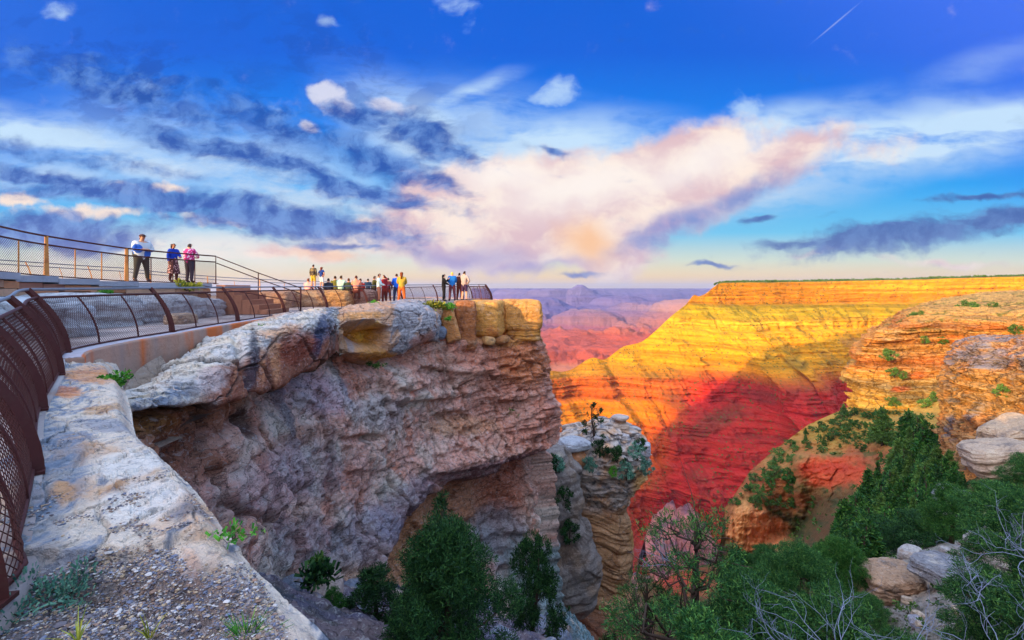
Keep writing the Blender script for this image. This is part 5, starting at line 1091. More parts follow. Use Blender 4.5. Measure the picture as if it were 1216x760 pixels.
def skeleton(h, pose, w=1.0, lean=0.0):
    s = h / 1.75; J = {}; sit = pose.get('sit')
    hip = .92; J['pelvis'] = (0, 0, hip); J['belly'] = (0, .01, 1.08); J['chest'] = (0, .0, 1.32); J['neckb'] = (0, .01, 1.46); J['neck'] = (0, 0, 1.53); J['head'] = (0, -.02, 1.63); J['crown'] = (0, -.01, 1.70)
    J['nose'] = (0, -.105, 1.615)
    for sg, n in ((-1, 'r'), (1, 'l')):
        J['hip' + n] = (sg * .09, 0, hip - .04); st = pose.get('stance', .02)
        if sit: J['knee' + n] = (sg * .12, -.42, hip - .02); J['ank' + n] = (sg * .12, -.44, hip - .42); J['toe' + n] = (sg * .13, -.60, hip - .46)
        else:
            fwd = pose.get('step', 0) * sg; J['knee' + n] = (sg * (.10 + st), -.02 - fwd * .5, .50); J['ank' + n] = (sg * (.11 + st * 2), .02 - fwd, .09); J['toe' + n] = (sg * (.12 + st * 2), -.15 - fwd, .035)
        J['sh' + n] = (sg * .175, .0, 1.40); a = pose.get('arm' + n, pose.get('arm', 'down'))
        E_, W_, H_ = {'down': ((.235, .02, 1.14), (.25, -.05, .90), (.25, -.08, .81)), 'rail': ((.24, -.16, 1.18), (.10, -.36, 1.12), (.02, -.40, 1.12)), 'cross': ((.25, -.12, 1.16), (.02, -.27, 1.18), (-.08, -.25, 1.20)),
                      'phone': ((.24, -.17, 1.22), (.09, -.34, 1.44), (.06, -.38, 1.52)), 'hip': ((.36, .06, 1.16), (.20, -.04, .99), (.16, -.06, .96)), 'up': ((.28, -.10, 1.50), (.16, -.16, 1.66), (.12, -.18, 1.72)), 'front': ((.22, -.10, 1.14), (.10, -.30, 1.08), (.04, -.34, 1.08))}[a]
        for k, v in (('elb', E_), ('wri', W_), ('han', H_)): J[k + n] = (sg * v[0], v[1], v[2])
    J = {k: np.array(v, float) for k, v in J.items()}
    lf = pose.get('bend', 0)
    for k in J:
        if J[k][2] > hip: z = J[k][2] - hip; y = J[k][1]; J[k][1] = y * math.cos(lf) - z * math.sin(lf); J[k][2] = hip + z * math.cos(lf) + y * math.sin(lf)
    if sit:
        for k in J: J[k][2] -= hip - .10
    E = [('pelvis', 'belly'), ('belly', 'chest'), ('chest', 'neckb'), ('neckb', 'neck'), ('neck', 'head'), ('head', 'crown'), ('head', 'nose')]
    for n in 'rl': E += [('pelvis', 'hip' + n), ('hip' + n, 'knee' + n), ('knee' + n, 'ank' + n), ('ank' + n, 'toe' + n), ('chest', 'sh' + n), ('sh' + n, 'elb' + n), ('elb' + n, 'wri' + n), ('wri' + n, 'han' + n)]
    Rr = {'pelvis': (.135, .115), 'belly': (.13 * w, .115 * w), 'chest': (.15, .11), 'neckb': (.075, .065), 'neck': (.052, .052), 'head': (.083, .098), 'crown': (.066, .075), 'nose': (.014, .014), 'hip': (.098, .10), 'knee': (.062, .065), 'ank': (.042, .045), 'toe': (.04, .03), 'sh': (.07, .068), 'elb': (.045, .045), 'wri': (.03, .03), 'han': (.034, .022)}
    names = list(J); V = np.array([J[k] for k in names]) * s; idx = {k: i for i, k in enumerate(names)}
    V[:, 0] *= .5 + .5 * w
    rad = []
    for k in names: b = k if k in Rr else k[:-1]; r = Rr[b]; g = w if b in ('pelvis', 'belly', 'chest', 'hip', 'sh') else (1 + (w - 1) * .5); rad.append((r[0] * s * g, r[1] * s * g))
    return names, V, [(idx[a], idx[b]) for a, b in E], rad, idx
def skin_eval(name, V, E, rad, root=0, sub=1):
    me = bpy.data.meshes.new(name); me.from_pydata([tuple(v) for v in V], E, []); o = bpy.data.objects.new(name, me); COL.objects.link(o)
    md = o.modifiers.new('skin', 'SKIN'); md.use_smooth_shade = True
    for i, v in enumerate(me.skin_vertices[0].data): v.radius = rad[i]; v.use_root = (i == root)
    sb = o.modifiers.new('sub', 'SUBSURF'); sb.levels = sub; sb.render_levels = sub
    dg = bpy.context.evaluated_depsgraph_get(); ev = o.evaluated_get(dg); out = bpy.data.meshes.new_from_object(ev)
    bpy.data.objects.remove(o); bpy.data.meshes.remove(me); return out
def region_mesh(src, keep, off, name, mat, scale=None):
    n = len(src.vertices); co = np.empty(n * 3); src.vertices.foreach_get('co', co); co = co.reshape(-1, 3); no = np.empty(n * 3); src.vertices.foreach_get('normal', no); no = no.reshape(-1, 3)
    fs = [tuple(p.vertices) for p in src.polygons if keep(np.mean(co[list(p.vertices)], 0))]
    if not fs: return None
    used = sorted({v for f in fs for v in f}); mp = {v: i for i, v in enumerate(used)}
    me = bpy.data.meshes.new(name); me.from_pydata((co[used] + no[used] * off).tolist(), [], [tuple(mp[v] for v in f) for f in fs]); me.polygons.foreach_set('use_smooth', np.ones(len(fs), bool)); me.materials.append(mat); return me
HAND = {}
def person(px, y0, y1, d, face, label, shirt, trousers, hair=(50, 34, 28), pose=None, skin=0, w=1.0, skirt=None, longhair=False, cap=None, group=None, sleeves=True, shorts=False, h=None, z=None, eyes=False, sit=False):
    """feet at picture row y1, head top at y0"""
    pose = dict(pose or {}); 
    if sit: pose['sit'] = True
    h = h or d * (y1 - y0) / F; c = P(px, y1, d)
    if z is not None: c[2] = z
    o = empty('person', tuple(c), R(face), label, 'person', group)
    names, V, E, rad, ix = skeleton(h, pose, w); s = h / 1.75
    me = skin_eval('body', V, E, rad, ix['pelvis']); me.materials.append(MSKIN[skin]); b = obj('body', me, o)
    segs = [(i, j) for i, j in E]
    A = np.array([V[i] for i, j in segs]); B = np.array([V[j] for i, j in segs])
    def bone(p):
        ab = B - A; t = np.clip(((p - A) * ab).sum(1) / ((ab ** 2).sum(1) + 1e-9), 0, 1); q = np.linalg.norm(p - A - ab * t[:, None], axis=1) - .0; k = int(np.argmin(q)); return names[segs[k][0]], names[segs[k][1]], t[k]
    def is_shirt(p):
        a, c_, t = bone(p)
        if c_[:3] in ('bel', 'che', 'nec', 'sh', 'shr', 'shl') and a != 'neckb': return True
        if a == 'chest': return True
        if a[:2] == 'sh': return sleeves or t < .6
        if a[:3] == 'elb': return sleeves and t < .85
        return False
    def is_leg(p):
        a, c_, t = bone(p)
        if a == 'pelvis' and c_[:3] == 'hip': return True
        if a[:3] == 'hip': return True if not shorts else t < .85
        if a[:3] == 'kne': return not shorts and t < .9
        return False
    def is_shoe(p): a, c_, t = bone(p); return a[:3] == 'ank' or (a[:3] == 'kne' and t >= .93)
    hd = V[ix['head']]
    def is_hair(p):
        if p[2] < V[ix['neck']][2] + .01 * s: return False
        r = (p - hd) / s; return r[2] > .035 or (r[1] > .012 and r[2] > -.07) or (longhair and abs(r[0]) > .055 and r[1] > -.04)
    fx = lambda sg: (lambda p: is_shoe(p) and p[0] * sg > 0)
    for nm, fn, off, mt in (('shirt', is_shirt, .016, M_(*shirt) if isinstance(shirt[0], tuple) else M_(shirt)), ('trousers', is_leg, .013, M_(*trousers) if isinstance(trousers[0], tuple) else M_(trousers)), ('shoe', fx(1), .010, M_((60, 50, 50))), ('shoe', fx(-1), .010, M_((60, 50, 50))), ('hair', is_hair, .017, M_(hair))):
        m_ = region_mesh(me, fn, off * s, nm, mt)
        if m_: obj(nm, m_, o)
    if longhair:
        m = MB(); k = np.linspace(0, 1, 7); m.tube(np.c_[0 * k, hd[1] + (.05 + .035 * np.sin(k * 2.5)) * s, hd[2] + (.04 - .32 * k) * s], (.075 - .02 * k) * s, 10, flat=1.15); m.build('long_hair', M_(hair), o)
    if cap:
        m = MB(); k = np.linspace(0, 1, 8); m.tube(np.c_[0 * k, hd[1] + 0 * k, hd[2] + (.035 + .085 * k) * s], .108 * s * np.sqrt(np.maximum(1 - k ** 2.2, .02)), 14); m.box((0, hd[1] - .12 * s, hd[2] + .045 * s), (.13 * s, .10 * s, .014 * s)); m.build('cap', M_(cap), o)
    if skirt:
        n_ = 28; th = np.linspace(0, 2 * math.pi, n_, endpoint=False)[:, None]; k = np.linspace(0, 1, 12)[None]; pz = V[ix['belly']][2]
        rr = (.13 + .13 * k ** .8 * (1 + .10 * np.sin(th * 7)) ) * s; Vv = np.stack([np.cos(th) * rr, np.sin(th) * rr * .85, pz - k * .70 * s + 0 * th], -1); grid_obj('skirt', Vv, M_(*skirt) if isinstance(skirt[0], tuple) else M_(skirt), None, o, close_u=True)
    if eyes:
        for sg in (-1, 1):
            m = MB(); c0 = hd + np.array([sg * .032, -.088, .015]) * s; k = np.linspace(-1, 1, 5); m.tube(c0 + np.c_[0 * k, 0 * k, k * .010 * s], .011 * s * np.sqrt(1.05 - k ** 2), 8); m.build('eye', MEYE, b)
        m = MB(); c0 = hd + np.array([0, -.090, -.038]) * s; k = np.linspace(-1, 1, 5); m.tube(c0 + np.c_[k * .026 * s, 0 * k, 0 * k], .006 * s * np.sqrt(1.1 - k ** 2), 6); m.build('mouth', M_((150, 70, 66)), b)
        for sg in (-1, 1):
            m = MB(); c0 = hd + np.array([sg * .086, 0, 0]) * s; k = np.linspace(-1, 1, 5); m.tube(c0 + np.c_[0 * k, 0 * k, k * .028 * s], .012 * s * np.sqrt(1.1 - k ** 2), 6); m.build('ear', MSKIN[skin], b)
            wr = V[ix['wri' + 'rl'[sg > 0]]]; hn = V[ix['han' + 'rl'[sg > 0]]]; dr = (hn - wr); dr /= np.linalg.norm(dr); sd_ = np.cross(dr, (0, 0, 1.)); sd_ /= np.linalg.norm(sd_) + 1e-6
            for fi in range(4):
                f0 = hn + sd_ * (fi - 1.5) * .019 * s + dr * .01 * s; ln = (.062, .072, .068, .054)[fi] * s; m = MB(); dn = np.array([0, 0, -1.]); m.tube([f0, f0 + dr * ln * .5 + dn * .008 * s, f0 + dr * ln * .8 + dn * .028 * s, f0 + dr * ln * .9 + dn * .045 * s], [.009 * s, .0085 * s, .008 * s, .006 * s], 6); m.build('finger', MSKIN[skin], b)
            f0 = (wr + hn) / 2 + sd_ * .03 * s; m = MB(); m.tube([f0, f0 + sd_ * .02 * s + dr * .03 * s, f0 + sd_ * .018 * s + dr * .06 * s], [.011 * s, .010 * s, .008 * s], 6); m.build('thumb', MSKIN[skin], b)
    return o
G0 = 'visitors along the rim'
# three near the upper railing; face = degrees about z, 0 looks towards the camera, 90 to the right
person(168, 278, 335, 18.2, 62, 'heavy man in a dark cap and blue jacket, arms folded on the upper railing', ((196, 200, 206), (50, 100, 190), 2.2), (66, 66, 60), (60, 40, 30), {'arm': 'cross', 'bend': .06, 'stance': .03}, 0, 1.5, cap=(84, 62, 60), eyes=True, group=G0)
person(206, 288, 335, 19.3, 70, 'woman in a bright blue top and long patterned skirt on the terrace', (30, 60, 170), (70, 40, 44), (60, 36, 34), {'arml': 'front', 'armr': 'down'}, 1, 1.0, skirt=((70, 34, 40), (226, 170, 170), 16), longhair=True, eyes=True, group=G0)
person(225, 288, 336, 19.8, 172, 'person in a pink and white checked shirt seen from behind, right of the blue top', ((214, 40, 120), (246, 200, 220), 11), (64, 62, 74), (70, 60, 60), {'arm': 'rail', 'step': .06}, 0, 1.18, eyes=True, group=G0)
# rock shelf group
Z1 = -.06
person(372, 312, 342, 26.5, 165, 'tall person in dark patterned top and yellow shorts standing on the rock shelf', ((70, 56, 46), (130, 110, 70), 9), (206, 170, 60), (60, 36, 26), {'arm': 'down'}, 0, group=G0, shorts=True, z=Z1)
person(382, 315, 342, 26.5, 150, 'woman in navy top and white shorts, hands on hips, on the rock shelf', (30, 60, 130), (226, 220, 220), (120, 56, 34), {'arm': 'hip'}, 0, group=G0, longhair=True, shorts=True, z=Z1, sleeves=False)
for px, c1, c2, hr, lab in ((366, (240, 170, 160), (90, 60, 60), (120, 70, 50), 'seated person in pale pink at the left end of the shelf'), (390, (40, 44, 60), (60, 60, 80), (40, 30, 30), 'seated person in a black top right of the navy woman'),
                            (398, (130, 120, 50), (60, 56, 50), (60, 40, 30), 'seated person in olive in the middle of the row'), (405, (190, 220, 190), (40, 120, 110), (80, 60, 40), 'seated person in a pale green top beside the olive one'),
                            (414, (60, 70, 50), (70, 50, 40), (90, 50, 36), 'low seated person in dark green'), (423, (236, 150, 120), (120, 60, 50), (90, 50, 40), 'person in salmon pink seated near the right end'), (428, (190, 60, 50), (80, 40, 40), (70, 40, 36), 'person in red seated last in the row')):
    tall = px in (405, 423, 398)
    person(px, 328, 342, 27 + (px % 3) * .4, 170 + px % 40, lab, c1, c2, hr, {'arm': 'front'}, px % 3, group='people sitting on the rock shelf', sit=True, h=1.75 + .1 * tall, z=-.34 + .10 * tall)
# walkers behind the lower railing
def wz(d): return float(walk_z(d))
for (px, y0, d, fc, lab, c1, c2, hr, ps, kw) in [
        (437, 330, 30, 200, 'person in dark blue standing alone between the row of sitters and the walkers', (40, 60, 84), (50, 60, 80), (40, 34, 30), {'arm': 'down'}, {}),
        (444.5, 327, 29, 120, 'person in a dark olive jacket behind the white shirt', (90, 84, 40), (70, 50, 40), (50, 34, 26), {'arm': 'phone'}, {}),
        (450, 324, 28.2, 100, 'person in a white and pale blue shirt and tan trousers facing right', (206, 226, 226), (190, 120, 90), (56, 36, 26), {'arm': 'front'}, {}),
        (456.5, 326, 29, 240, 'person in a dark red top raising a camera', (150, 40, 50), (150, 60, 50), (90, 50, 36), {'arml': 'phone', 'armr': 'up'}, {}),
        (461, 329, 30, 200, 'person in maroon half hidden behind the raised camera', (110, 50, 60), (170, 70, 50), (60, 40, 30), {'arm': 'down'}, {}),
        (471, 324, 29.5, 200, 'person in a bright blue shirt at the railing', (30, 100, 220), (60, 60, 90), (70, 40, 30), {'arm': 'front'}, {}),
        (477, 322, 28.2, 185, 'person in a mustard top and orange trousers seen from behind', (196, 160, 60), (226, 110, 50), (130, 66, 36), {'arm': 'front', 'stance': .03}, {'longhair': True}),
        (527, 325, 33.0, 110, 'slender woman dressed in black with long dark hair near the tip', (30, 28, 34), (34, 30, 34), (26, 20, 22), {'arml': 'phone', 'armr': 'front'}, {'longhair': True}),
        (537, 322, 33.4, 190, 'fair haired person in a bright blue top near the tip', (40, 120, 200), (110, 60, 70), (240, 190, 90), {'arm': 'front'}, {'w': 1.1}),
        (545.5, 323, 33.8, 160, 'person in a dark brown top between the blue and the grey shirt', (90, 50, 40), (110, 50, 40), (50, 34, 30), {'arml': 'phone'}, {}),
        (551.5, 321, 33.4, 150, 'tall person in a grey shirt and dark shorts at the tip of the viewpoint', (176, 156, 150), (70, 50, 80), (60, 40, 30), {'arml': 'front', 'armr': 'hip'}, {'shorts': True, 'w': 1.08})]:
    zf = wz(d); y1 = 342 - zf / d * F
    person(px, y0, y1, d, fc, lab, c1, c2, hr, ps, int(px) % 3, group=G0, z=zf, **kw)
# ------------------------------------------------------------------ plants
MBARK = plain_mat('bark', (.07, .045, .035), .9, 0, .35, 18, .1, bump=.6)
MDEAD = plain_mat('dead_wood', (.22, .25, .34), .8, 0, .3, 14, .15, bump=.4)
MJUN = leaf_mat('juniper_needles', (.003, .018, .006), (.014, .058, .014), (.05, .12, .022))
MPIN = leaf_mat('pinyon_needles', (.006, .034, .012), (.028, .115, .026), (.12, .26, .045))
MFIR = leaf_mat('fir_needles', (.005, .035, .008), (.028, .12, .018), (.10, .22, .03))
MSUN = leaf_mat('sunlit_needles', (.03, .09, .018), (.08, .17, .03), (.16, .26, .05))
MLEAF = leaf_mat('bright_leaves', (.03, .16, .02), (.09, .34, .03), (.22, .45, .05))
MYEL = leaf_mat('yellow_green_leaves', (.12, .17, .02), (.36, .36, .04), (.55, .48, .06))
MSAGE = leaf_mat('grey_green_leaves', (.04, .13, .10), (.10, .25, .17), (.20, .36, .24))
def leaves(C, N, size, rng, aspect=3.2, spread=1.0, up=.2):
    """one thin bent quad per centre; C (n,3) centres, N (n,3) outward directions"""
    n = len(C); d = N * .8 + rng.normal(size=(n, 3)) * spread * .6; d[:, 2] += up; d /= np.linalg.norm(d, axis=1)[:, None] + 1e-9
    r = rng.normal(size=(n, 3)); a = np.cross(d, r); a /= np.linalg.norm(a, axis=1)[:, None] + 1e-9
    s = size * rng.uniform(.6, 1.35, (n, 1)); w = s / aspect
    V = np.stack([C - a * w * .35, C + a * w * .35, C + d * s + a * w * .6, C + d * s * 1.05 - a * w * .4], 1).reshape(-1, 3)
    F_ = np.arange(4 * n).reshape(n, 4); return V, F_
def crown_points(rng, centres, radii, n, shell=.55, squash=.8):
    k = rng.choice(len(centres), n, p=radii ** 2 / (radii ** 2).sum()); v = rng.normal(size=(n, 3)); v /= np.linalg.norm(v, axis=1)[:, None]
    rr = shell + (1 - shell) * rng.random(n) ** .6; p = centres[k] + v * (rr * radii[k])[:, None] * [1, 1, squash]; return p, v
_leafmesh = {}
def limb_pts(a, b, rng, n=6, wob=.08):
    a = np.array(a, float); b = np.array(b, float); t = np.linspace(0, 1, n)[:, None]; L = np.linalg.norm(b - a); p = a + (b - a) * t + rng.normal(size=(n, 3)) * wob * L * np.sin(t * math.pi); p[:, 2] -= .05 * L * np.sin(t[:, 0] * math.pi); return p
def juniper_parts(seed, h, w, nleaf, leaf, blobs=26, shape='round', limbs=10, lo=.12, gap=.0):
    rng = np.random.default_rng(seed); m = MB(); cs = []; rs = []
    lean = rng.normal(size=2) * .05 * h
    tr = np.array([[0, 0, -.25 * h * .3], [lean[0] * .3, lean[1] * .3, .25 * h], [lean[0], lean[1], .55 * h], [lean[0] * 1.2, lean[1] * 1.2, .86 * h]])
    m.tube(spline(tr, np.linspace(0, 3, 14)), np.linspace(.045 * h, .010 * h, 14), 8)
    for i in range(blobs):
        u = (i + .5) / blobs; z = lo + (1 - lo) * u; th = i * 2.4 + rng.normal() * .4
        if shape == 'cone': rad = w / 2 * (1.02 - z) ** .85 * rng.uniform(.55, 1.05); br = w * (.05 + .20 * (1 - z))
        elif shape == 'open': rad = w / 2 * math.sin(math.pi * min(.95, max(.12, z * .85 + .1))) ** .7 * rng.uniform(.35, 1.15); br = w * rng.uniform(.07, .14)
        else: rad = w / 2 * math.sin(math.pi * min(.97, max(.16, z * .72 + .22))) ** .8 * rng.uniform(.35, 1.12); br = w * rng.uniform(.08, .17)
        c = np.array([math.cos(th) * rad, math.sin(th) * rad, z * h * .95]); cs.append(c); rs.append(br)
        if i % max(1, blobs // limbs) == 0 or shape == 'open':
            zb = max(.06, z - .22) * h; k = zb / h; a = np.array([lean[0] * k, lean[1] * k, zb]); m.tube(limb_pts(a, c, rng), np.linspace(.016 * h * (1.1 - z * .6), .004 * h, 6), 5)
            if shape == 'open':
                for _ in range(3): m.tube(limb_pts(a + (c - a) * .6, c + rng.normal(size=3) * br * 1.1, rng, 4), np.linspace(.005 * h, .0015 * h, 4), 4)
    cs = np.array(cs); rs = np.array(rs)
    # small tufts inside every clump
    nt = max(blobs * 9, nleaf // 26); tc, tv = crown_points(rng, cs, rs, nt, .5); tr_ = np.full(nt, np.mean(rs) * .34)
    p, v = crown_points(rng, tc, tr_, nleaf, .15, .9)
    V, F_ = leaves(p, v * .5 + (p - cs.mean(0)) / w, leaf, rng, 5.0 if nleaf > 10000 else 3.2)
    return m, V, F_
_protos = {}
def proto(kind, seed):
    if (kind, seed) in _protos: return _protos[kind, seed]
    cfg = {'bush': (1.0, 1.0, 14000, .042, 34, 'round'), 'bigbush': (1.0, .95, 60000, .024, 70, 'round'), 'cone': (1.0, .62, 15000, .026, 54, 'cone'), 'fir': (1.0, .42, 2600, .060, 40, 'cone'), 'firwide': (1.0, .60, 2600, .065, 36, 'cone'), 'blob': (1.0, 1.1, 1100, .11, 14, 'round'), 'open': (1.0, .95, 11000, .021, 26, 'open'), 'bristle': (1.0, .62, 620, .06, 11, 'open')}[kind]
    m, V, F_ = juniper_parts(seed, cfg[0], cfg[1], cfg[2], cfg[3], cfg[4], cfg[5])
    t = m.build('trunk', MBARK); tm = t.data; bpy.data.objects.remove(t)
    _protos[kind, seed] = (tm, V, F_); return _protos[kind, seed]
_cm = {}
def tree(name, kind, seed, loc, h, label, cat='tree', group=None, mat=MJUN, rz=0, sx=1.0, tilt=0):
    tm, V, F_ = proto(kind, seed); key = (kind, seed, mat.name)
    if key not in _cm: _cm[key] = raw_mesh('crown', V, F_, mat, smooth=False)
    o = empty(name, tuple(loc), rz, label, cat, group); o.scale = (h * sx, h * sx, h); o.rotation_euler = (R(tilt), 0, rz)
    obj('trunk', tm, o); obj('crown', _cm[key], o); return o
def shrub(name, loc, r, label, mat, n=260, leaf=.06, cat='shrub', group=None, seed=0, up=.5, flat=.7, stems=True):
    rng = np.random.default_rng(seed + 500); cs = rng.normal(size=(7, 3)) * r * [.45, .45, .22]; cs[:, 2] = np.abs(cs[:, 2]) + .15 * r; rs = np.full(7, r * .45)
    p, v = crown_points(rng, cs, rs, n, .2, flat); V, F_ = leaves(p, v, leaf, rng, 2.4, .8, up)
    o = empty(name, tuple(loc), 0, label, cat, group); obj('foliage', raw_mesh('foliage', V, F_, mat, smooth=False), o)
    if stems:
        m = MB()
        for c in cs: m.tube(limb_pts((0, 0, -.1 * r), c, rng, 4), np.linspace(.03 * r, .01 * r, 4), 4)
        m.build('stem', MBARK, o)
    return o

def tal(px, d):
    x = d * (px - 608) / F; return np.array([x, d, float(talus_z(x, d)) - .15])
def hgt(px, ytop, d): return d * (342 - ytop) / F - float(talus_z(d * (px - 608) / F, d)) + .15
# big trees at the foot of the wall
tree('juniper_tree', 'bigbush', 1, tal(530, 10.0), hgt(530, 626, 10.0), 'largest dark juniper, full and rounded, at the bottom centre under the cliff arch', mat=MJUN, sx=.92)
tree('fir_tree', 'cone', 2, tal(524, 12.2), hgt(524, 578, 12.2), 'pointed dark evergreen rising behind the largest rounded juniper', mat=MJUN, sx=.85)
tree('juniper_tree', 'bush', 3, tal(631, 18.5), hgt(631, 640, 18.5), 'small dark upright juniper between the largest one and the rock tower', mat=MJUN, sx=.52)
tree('juniper_tree', 'bush', 4, tal(448, 12.6), hgt(448, 680, 12.6), 'low dark juniper touching the left side of the largest one', mat=MJUN, sx=1.3)
tree('juniper_tree', 'bush', 3, tal(395, 12.2), hgt(395, 700, 12.2), 'half hidden green bush beside the pale ledge edge', mat=MFIR, rz=1, sx=.8)
tree('juniper_tree', 'bush', 5, tal(737, 15) - [0, 0, 1.2], 2.6, 'dark juniper below the rock tower at the bottom edge', mat=MJUN, sx=.9)
tree('juniper_tree', 'bush', 4, tal(684, 14), .9, 'small dark bush at the bottom edge left of the one below the tower', mat=MJUN, rz=2)
# open pinyon in front of the valley
tree('pinyon_pine', 'open', 6, P(822, 812, 12.0), 4.3, 'tall open pinyon with dark forked trunk and blue green tufts before the valley', mat=MPIN, sx=.95)
tree('pinyon_pine', 'open', 7, P(770, 800, 14.0), 3.0, 'smaller thin pinyon left of the tall forked one', mat=MPIN, sx=.8, rz=1)
tree('leaning_pine', 'bristle', 8, P(706, 524, 51.5), 4.2, 'lone dark pine with few branches on top of the rock tower', mat=MJUN, tilt=0, sx=.85)
r = random.Random(5)
GS = 'shrubs growing on the rock tower'
for i, (x, y, h, lab, m_) in enumerate([(712, 538, 1.6, 'bush at the foot of the lone pine on the tower', MJUN), (733, 545, 1.7, 'darkest round bush in the middle of the tower top', MJUN), (728, 562, 1.0, 'small light green tuft under the dark round bush', MLEAF), (757, 542, 1.6, 'bush on the right of the tower crown', MSAGE), (766, 560, 1.5, 'blue green bush on the right flank of the tower', MSAGE), (744, 565, 1.8, 'blue green shrub in the middle of the tower face', MSAGE), (700, 556, 1.4, 'small shrub left of the middle of the tower', MSAGE), (762, 530, 1.2, 'small shrub under the right shoulder block of the tower', MJUN), (652, 568, 2.4, 'bush in the gap between cliff and tower', MJUN), (668, 600, 2.2, 'dark shrub on the rib left of the tower', MJUN), (676, 640, 2.0, 'lower dark shrub on the rib left of the tower', MJUN), (664, 556, 1.5, 'little bush high in the gap left of the tower', MSAGE)]):
    tree('tower_shrub', 'blob', 10 + i % 3, P(x, y + 4, 49.0 if x > 690 else 46.5), h, lab, 'shrub', GS, m_, rz=i, sx=.9)
# shrubs and tufts on cliff and ledge
shrub('ledge_bush', P(124, 462, 7.3), .30, 'bright green bush on the pale ledge below the kerb wall', MLEAF, 900, .055, seed=1, flat=.6)
shrub('ledge_weed', P(68, 712, 2.75) , .20, 'blue green leafy weed on the gravel beside the railing foot', MSAGE, 900, .024, seed=2, cat='plant', up=1.0, flat=1.1)
shrub('ledge_sprig', P(278, 640, 3.15), .12, 'thin green sprig hanging over the edge of the pale ledge', MLEAF, 90, .035, seed=3, cat='plant')
shrub('yellow_bush', P(513, 371, 29.0), .85, 'yellow green bush at the cliff top between the people groups', MYEL, 1500, .13, seed=4)
shrub('green_bush', P(530, 367, 29.5), .5, 'green bush attached to the right of the yellow bush', MLEAF, 500, .12, seed=5)
shrub('cliff_shrub', P(604, 498, 33.2), .95, 'green shrub with a bare stem growing out of the middle of the cliff', MSUN, 900, .15, seed=6)
for i, (x, y, d, rr, mt, lab) in enumerate([(352, 388, 17.4, .22, MLEAF, 'green tuft on the long pale boulder'), (312, 389, 15.2, .12, MLEAF, 'tiny green tuft left of the larger tuft on the pale boulder'), (442, 366, 25.4, .35, MLEAF, 'flat green tuft on the rim beneath the walkers'), (418, 368, 23.6, .16, MYEL, 'tiny yellow tuft on the rim left of the flat green one'),
        (501, 396, 27.2, .30, MLEAF, 'green tuft hanging beside the grey boulder'), (533, 380, 28.8, .22, MLEAF, 'small green tuft in the crack left of the brown block'), (549, 458, 32.0, .28, MSUN, 'upper of the pair of tufts in the middle of the cliff'), (556, 461, 32.0, .20, MSUN, 'right hand little tuft of the pair in the middle of the cliff'), (600, 452, 33.6, .18, MSUN, 'small tuft high on the right part of the cliff'),
        (575, 514, 32.6, .30, MSUN, 'tuft below left of the large cliff shrub'), (558, 536, 32.0, .28, MSUN, 'low tuft on the bulge above the arch'), (446, 436, 22.6, .25, MSUN, 'brownish tuft under the hollowed boulder'), (376, 668, 13.4, .26, MSUN, 'small green plant on the talus close to the pale ledge'), (380, 690, 13.0, .6, MJUN, 'dark bush on the talus beside the pale ledge')]):
    shrub('rock_tuft', P(x, y, d), rr, lab, mt, 220, .26 * rr + .02, 'plant', 'green tufts on the cliff', seed=20 + i)
shrub('terrace_bush', P(222, 344, 18.4), .34, 'yellow green bush on the wall below the pink shirt', MYEL, 700, .10, seed=41, flat=.5)
shrub('terrace_bush', P(126, 350, 14.2), .22, 'dark green tuft on the rock bank under the stone wall', MLEAF, 260, .07, seed=42, flat=.6)
# grass tufts
def grass(loc, r_, h, n, label, mat, seed):
    rng = np.random.default_rng(seed); b = rng.normal(size=(n, 3)) * r_ * [.4, .4, 0]; d = b * 1.4 / r_ + rng.normal(size=(n, 3)) * .22; d[:, 2] = 1; d /= np.linalg.norm(d, axis=1)[:, None]
    L_ = h * rng.uniform(.5, 1.1, (n, 1)); a = np.cross(d, rng.normal(size=(n, 3))); a /= np.linalg.norm(a, axis=1)[:, None]; w = .0035
    mid = b + d * L_ * .55; tip = b + d * L_ + (d * [1, 1, 0]) * L_ * .35
    V = np.stack([b - a * w, b + a * w, mid + a * w * .8, mid - a * w * .8, mid - a * w * .8, mid + a * w * .8, tip + a * w * .2, tip - a * w * .2], 1).reshape(-1, 3); F_ = np.arange(8 * n).reshape(-1, 4)
    o = obj('grass_tuft', raw_mesh('grass_tuft', V, F_, mat, smooth=False)); o.location = tuple(loc); return tag(o, label, 'grass tuft')
grass(P(292, 764, 2.42), .07, .13, 130, 'bright green grass tuft at the bottom of the gravel ledge', MLEAF, 1)
grass(P(92, 762, 2.42), .02, .15, 14, 'thin yellow green stalks left on the gravel', MYEL, 2)
grass(P(177, 758, 2.45), .015, .13, 12, 'thin yellow stalks in the middle of the gravel', MYEL, 3)

# ------------------------------------------------------------------ forest on the side canyon slope
def slope_pt(px, py): return P(px, py, float(slope_depth(np.array([px]), np.array([py]))[0]))
rng = np.random.default_rng(77)
GF = 'evergreens on the side canyon slope'
def inpoly(x, y, poly): return bool(in_poly(np.array([float(x)]), np.array([float(y)]), poly)[0])
DENSE = [(1120, 510), (1090, 530), (1050, 570), (1020, 612), (985, 650), (950, 680), (880, 696), (950, 712), (1010, 690), (1060, 650), (1110, 620), (1150, 600), (1125, 560), (1130, 520)]
SPARSE = [(1010, 490), (960, 512), (925, 540), (895, 570), (872, 600), (905, 614), (945, 655), (985, 655), (1010, 600), (1040, 570), (1080, 530), (1110, 500), (1060, 488)]
cnt = 0
where = {'f': 'on the forested slope below the lit cliff', 's': 'on the sunny spur left of the forest'}
def sector(px, py):
    a = 'high' if py < 560 else ('halfway' if py < 620 else 'low'); b = 'left' if px < 980 else ('middle' if px < 1060 else 'right'); return a, b
spots = []
tries = 0
